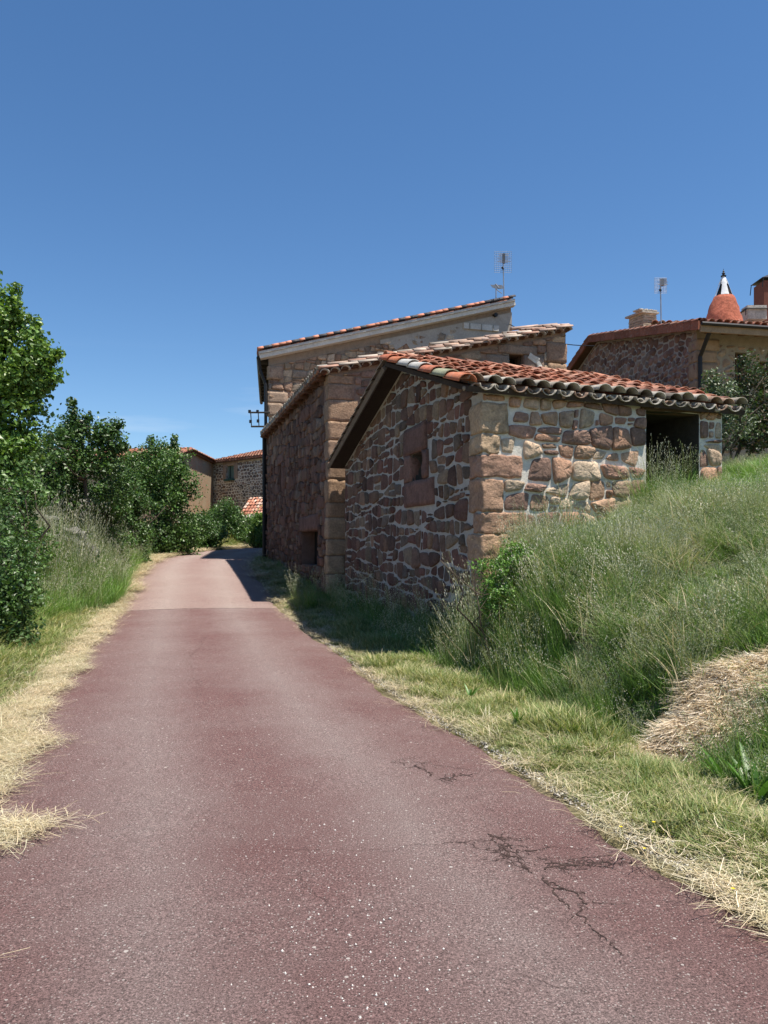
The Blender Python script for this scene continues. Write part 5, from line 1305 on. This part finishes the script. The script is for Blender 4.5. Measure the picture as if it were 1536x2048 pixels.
tree('round_tree', 'rounded dark green tree in front of the farmhouse brick side', 'tree', gb(325, 33), [B_(320, 950, 33, 58, 55), B_(285, 970, 33, 42, 48), B_(360, 965, 33, 40, 42), B_(300, 912, 33, 30, 28), B_(345, 908, 33, 30, 26), B_(262, 925, 33, 26, 22), B_(322, 900, 33, 20, 16), B_(330, 1000, 33, 60, 40), B_(265, 940, 33, 30, 30)],
     520, 36, .40, .10, MG, 73, .12, tips=[(wx(300, 33), 33, wz(905, 33), wx(302, 33), 33, wz(874, 33)), (wx(350, 33), 33, wz(900, 33), wx(348, 33), 33, wz(874, 33))])
hedge = [('broad hedge bush left of the road, foot of the round tree', 300, 1062, 32, 36, 26, DG), ('bright green vine-like bush between the dark tree and the hedge', 262, 1010, 27.5, 18, 26, [(.10, .20, .03), (.14, .25, .045)]), ('grey-green bush on the outside of the bend', 352, 1050, 33, 50, 38, MG),
         ('dark hedge bush under the farmhouse brick side', 400, 1060, 38, 45, 35, DG), ('dark round bush rising before the farmhouse corner', 455, 1035, 43, 26, 40, DG), ('low green bush beside the low tiled outbuilding', 500, 1060, 43, 42, 28, MG),
         ('small green bush before the farmhouse left wall', 430, 1045, 44, 40, 30, MG), ('climbing green shrub close to the drainpipe corner', 520, 1055, 40, 14, 36, LG), ('hedge bush at the far end of the road', 560, 1065, 42, 50, 30, DG)]
for i, (lb, px, py, Y, rx, rz, pal) in enumerate(hedge):
    b0 = gb(px, Y); hh = (wz(py - rz, Y) - b0[2]); low = (b0[0], Y, b0[2] + hh * .3, rx / F * Y * 1.15, rx / F * Y, hh * .35)
    tree('hedge_bush', lb, 'bush', b0, [low, low, B_(px, py, Y, rx, rz), B_(px - rx * .5, py + rz * .4, Y, rx * .6, rz * .6), B_(px + rx * .5, py + rz * .4, Y, rx * .6, rz * .6)], 210, 34, .26 + .004 * Y, .085 + .0006 * Y, pal, 80 + i, .04, 'bushes lining the bend', 3, trunk_name='stem', crown='foliage')
left = [('dark thicket behind the tall grass, left of the round tree', 255, 1000, 27, 50, 45, DG, .085), ('thicket under the thin-topped tree', 180, 1020, 22.5, 50, 50, MG, .08), ('dark bramble bush at the lower left frame edge', 10, 1170, 11.0, 62, 100, DG, .055), ('dark bush above the brambles at the left edge', -10, 1080, 13.5, 90, 80, DG, .06), ('dense dark bush between the leafy tree and the rocks', 20, 985, 15, 80, 55, MG, .07),
        ('shadowy bush behind the rocks', 130, 1010, 21, 75, 45, DG, .075), ('leafy bush over the rocks and tall grass', 210, 1010, 23, 55, 45, MG, .075)]
for i, (lb, px, py, Y, rx, rz, pal, sz) in enumerate(left):
    b0 = gb(px, Y); hh = (wz(py - rz, Y) - b0[2]); low = (b0[0], Y, b0[2] + hh * .3, rx / F * Y * 1.1, rx / F * Y, hh * .35)
    tree('roadside_bush', lb, 'bush', b0, [low, B_(px, py, Y, rx, rz), B_(px - rx * .4, py + rz * .5, Y, rx * .8, rz * .6)], 280, 34, .24, sz, pal, 100 + i, .04, 'bushes left of the road', 3, trunk_name='stem', crown='foliage')
tree('rose_bush', 'small-leaved shrub between the shed eave and the brown house corner', 'bush', (wx(1440, 14.5), 14.5, gz(wx(1440, 14.5), 14.5)), [B_(1440, 800, 14.5, 36, 45), B_(1425, 770, 14.5, 14, 30), B_(1460, 850, 14.5, 45, 40)], 130, 30, .17, .045, [(.10, .14, .07), (.07, .11, .05), (.16, .20, .11)], 120, .03, stems=3, trunk_name='stem', crown='foliage')
tree('dark_shrub', 'tall dark shrub at the right frame edge in front of the brown house windows', 'bush', (wx(1500, 15.5), 15.5, gz(wx(1500, 15.5), 15.5)), [B_(1490, 740, 15.5, 24, 40), B_(1510, 810, 15.5, 50, 60), B_(1545, 760, 15.5, 30, 60), B_(1520, 860, 15.5, 60, 40)], 220, 30, .2, .055, [(.045, .075, .025), (.035, .06, .02), (.10, .07, .03), (.06, .10, .03)], 121, .04, stems=3, trunk_name='stem', crown='foliage')

# ------------------------------------------------------------------ rocks, flowers, broad-leaved plants
def rocks():
    T = empty('rock_heap', 'weathered grey rocks showing through the grass left of the road', 'rocks'); q = random.Random(31)
    rm = rough_mat('limestone', 7, .7, 1, .06, ((.06, .055, .05), 6, .56, .8))
    for (px, py, sx_, sy_) in ((62, 1028, 26, 20), (92, 1040, 28, 24), (112, 1064, 22, 18), (75, 1064, 28, 20), (150, 1060, 22, 22), (45, 1022, 18, 16), (60, 1096, 32, 24), (105, 1100, 34, 24), (150, 1102, 30, 26), (80, 1134, 40, 24), (140, 1138, 40, 24), (180, 1090, 20, 20)):
        Y = 18.8 + q.uniform(-.3, .3); s = Y / F; mb = MB(); sx_ *= .75; sy_ *= .7; py += 14; block(mb, Vector((wx(px, Y), Y, wz(py, Y))), Vector((sx_ * s, q.uniform(-.1, .1), q.uniform(-.08, .08))), Vector((0, .3, 0)), Vector((0, 0, sy_ * s)), tj((.22, .21, .20), q.uniform(.7, 1.2)), q, 9, .07, .3)
        mb.build('rock', rm, T, True)
rocks()
def flower(i, px, py, lab):
    x, Y = g_from_px(px, py, .1); T = empty('yellow_flower', lab, 'flower', 'yellow flowers on the right verge'); z = gz(x, Y)
    m = MB(); tube(m, [(x, Y, z), (x + .01, Y, z + .06), (x, Y + .01, z + .12)], .0016, (.12, .18, .05), 4); m.build('stem', M_GRASS, T)
    p = MB(); c = Vector((x, Y + .01, z + .12))
    for k in range(6):
        a = k * math.pi / 3; d = Vector((math.cos(a), math.sin(a), .35)); s = Vector((-d.y, d.x, 0))
        p.add([c, c + d * .006 + s * .004, c + d * .011, c + d * .006 - s * .004], [(0, 1, 2, 3)], (.80, .62, .02))
    p.build('petals', M_STRAW, T)
for i, (px, py, lab) in enumerate(((1243, 1647, 'yellow flower nearest the asphalt edge, topmost of the four'), (1309, 1655, 'yellow flower deeper in the verge grass, right of the topmost'), (1290, 1690, 'yellow flower beside the pale gravelly patch'), (1468, 1772, 'yellow flower lowest on the verge near the frame edge'))): flower(i, px, py, lab)
def dock(px, py, Y, lab, n=9, hgt=.5, seed=1, z=None):
    x = wx(px, Y); T = empty('broadleaf_plant', lab, 'plant', 'broad-leaved plants on the verge'); q = random.Random(seed); z = gz(x, Y); m = MB()
    for k in range(n):
        a = q.uniform(0, 6.28); L = hgt * q.uniform(.6, 1.1); w_ = L * .065; d = Vector((math.cos(a), math.sin(a), 0)); s = Vector((-d.y, d.x, 0)); ln = q.uniform(.15, .6); vs = []
        for t in np.linspace(0, 1, 7):
            c = Vector((x, Y, z)) + d * (L * ln * t * (1 + .5 * t)) + Vector((0, 0, L * (t - .3 * ln * t * t))); ww = w_ * math.sin(math.pi * min(1, t * .93 + .07)) ** .8
            vs += [c + s * ww + Vector((0, 0, ww * .4)), c, c - s * ww + Vector((0, 0, ww * .4))]
        fs = []
        for i in range(6): fs += [(3 * i, 3 * i + 1, 3 * i + 4, 3 * i + 3), (3 * i + 1, 3 * i + 2, 3 * i + 5, 3 * i + 4)]
        m.add(vs, fs, tj((.09, .20, .04), q.uniform(.8, 1.2)))
    m.build('leaves', M_LEAF, T, True)
tree('feathery_shrub', 'bright green feathery shrub clump at the foot of the shed corner', 'bush', gb(1010, 9.4), [B_(1005, 1150, 9.4, 42, 55), B_(1040, 1120, 9.4, 30, 35), B_(990, 1200, 9.3, 35, 45)], 120, 60, .10, .028, [(.14, .27, .05), (.18, .32, .06), (.11, .22, .05)], 131, .015, stems=4, trunk_name='stem', crown='foliage')
dock(1515, 1600, 5.0, 'bright green broad-leaved clump at the right frame edge below the straw heap', 26, .42, 1)
dock(1460, 1590, 5.3, 'broad-leaved clump left of the one at the right frame edge', 16, .34, 2)
dock(1035, 1500, 6.9, 'narrow dark-leaved clump halfway along the mown verge', 8, .2, 3)
dock(940, 1440, 8.0, 'small leafy clump on the verge farther up', 7, .2, 4)
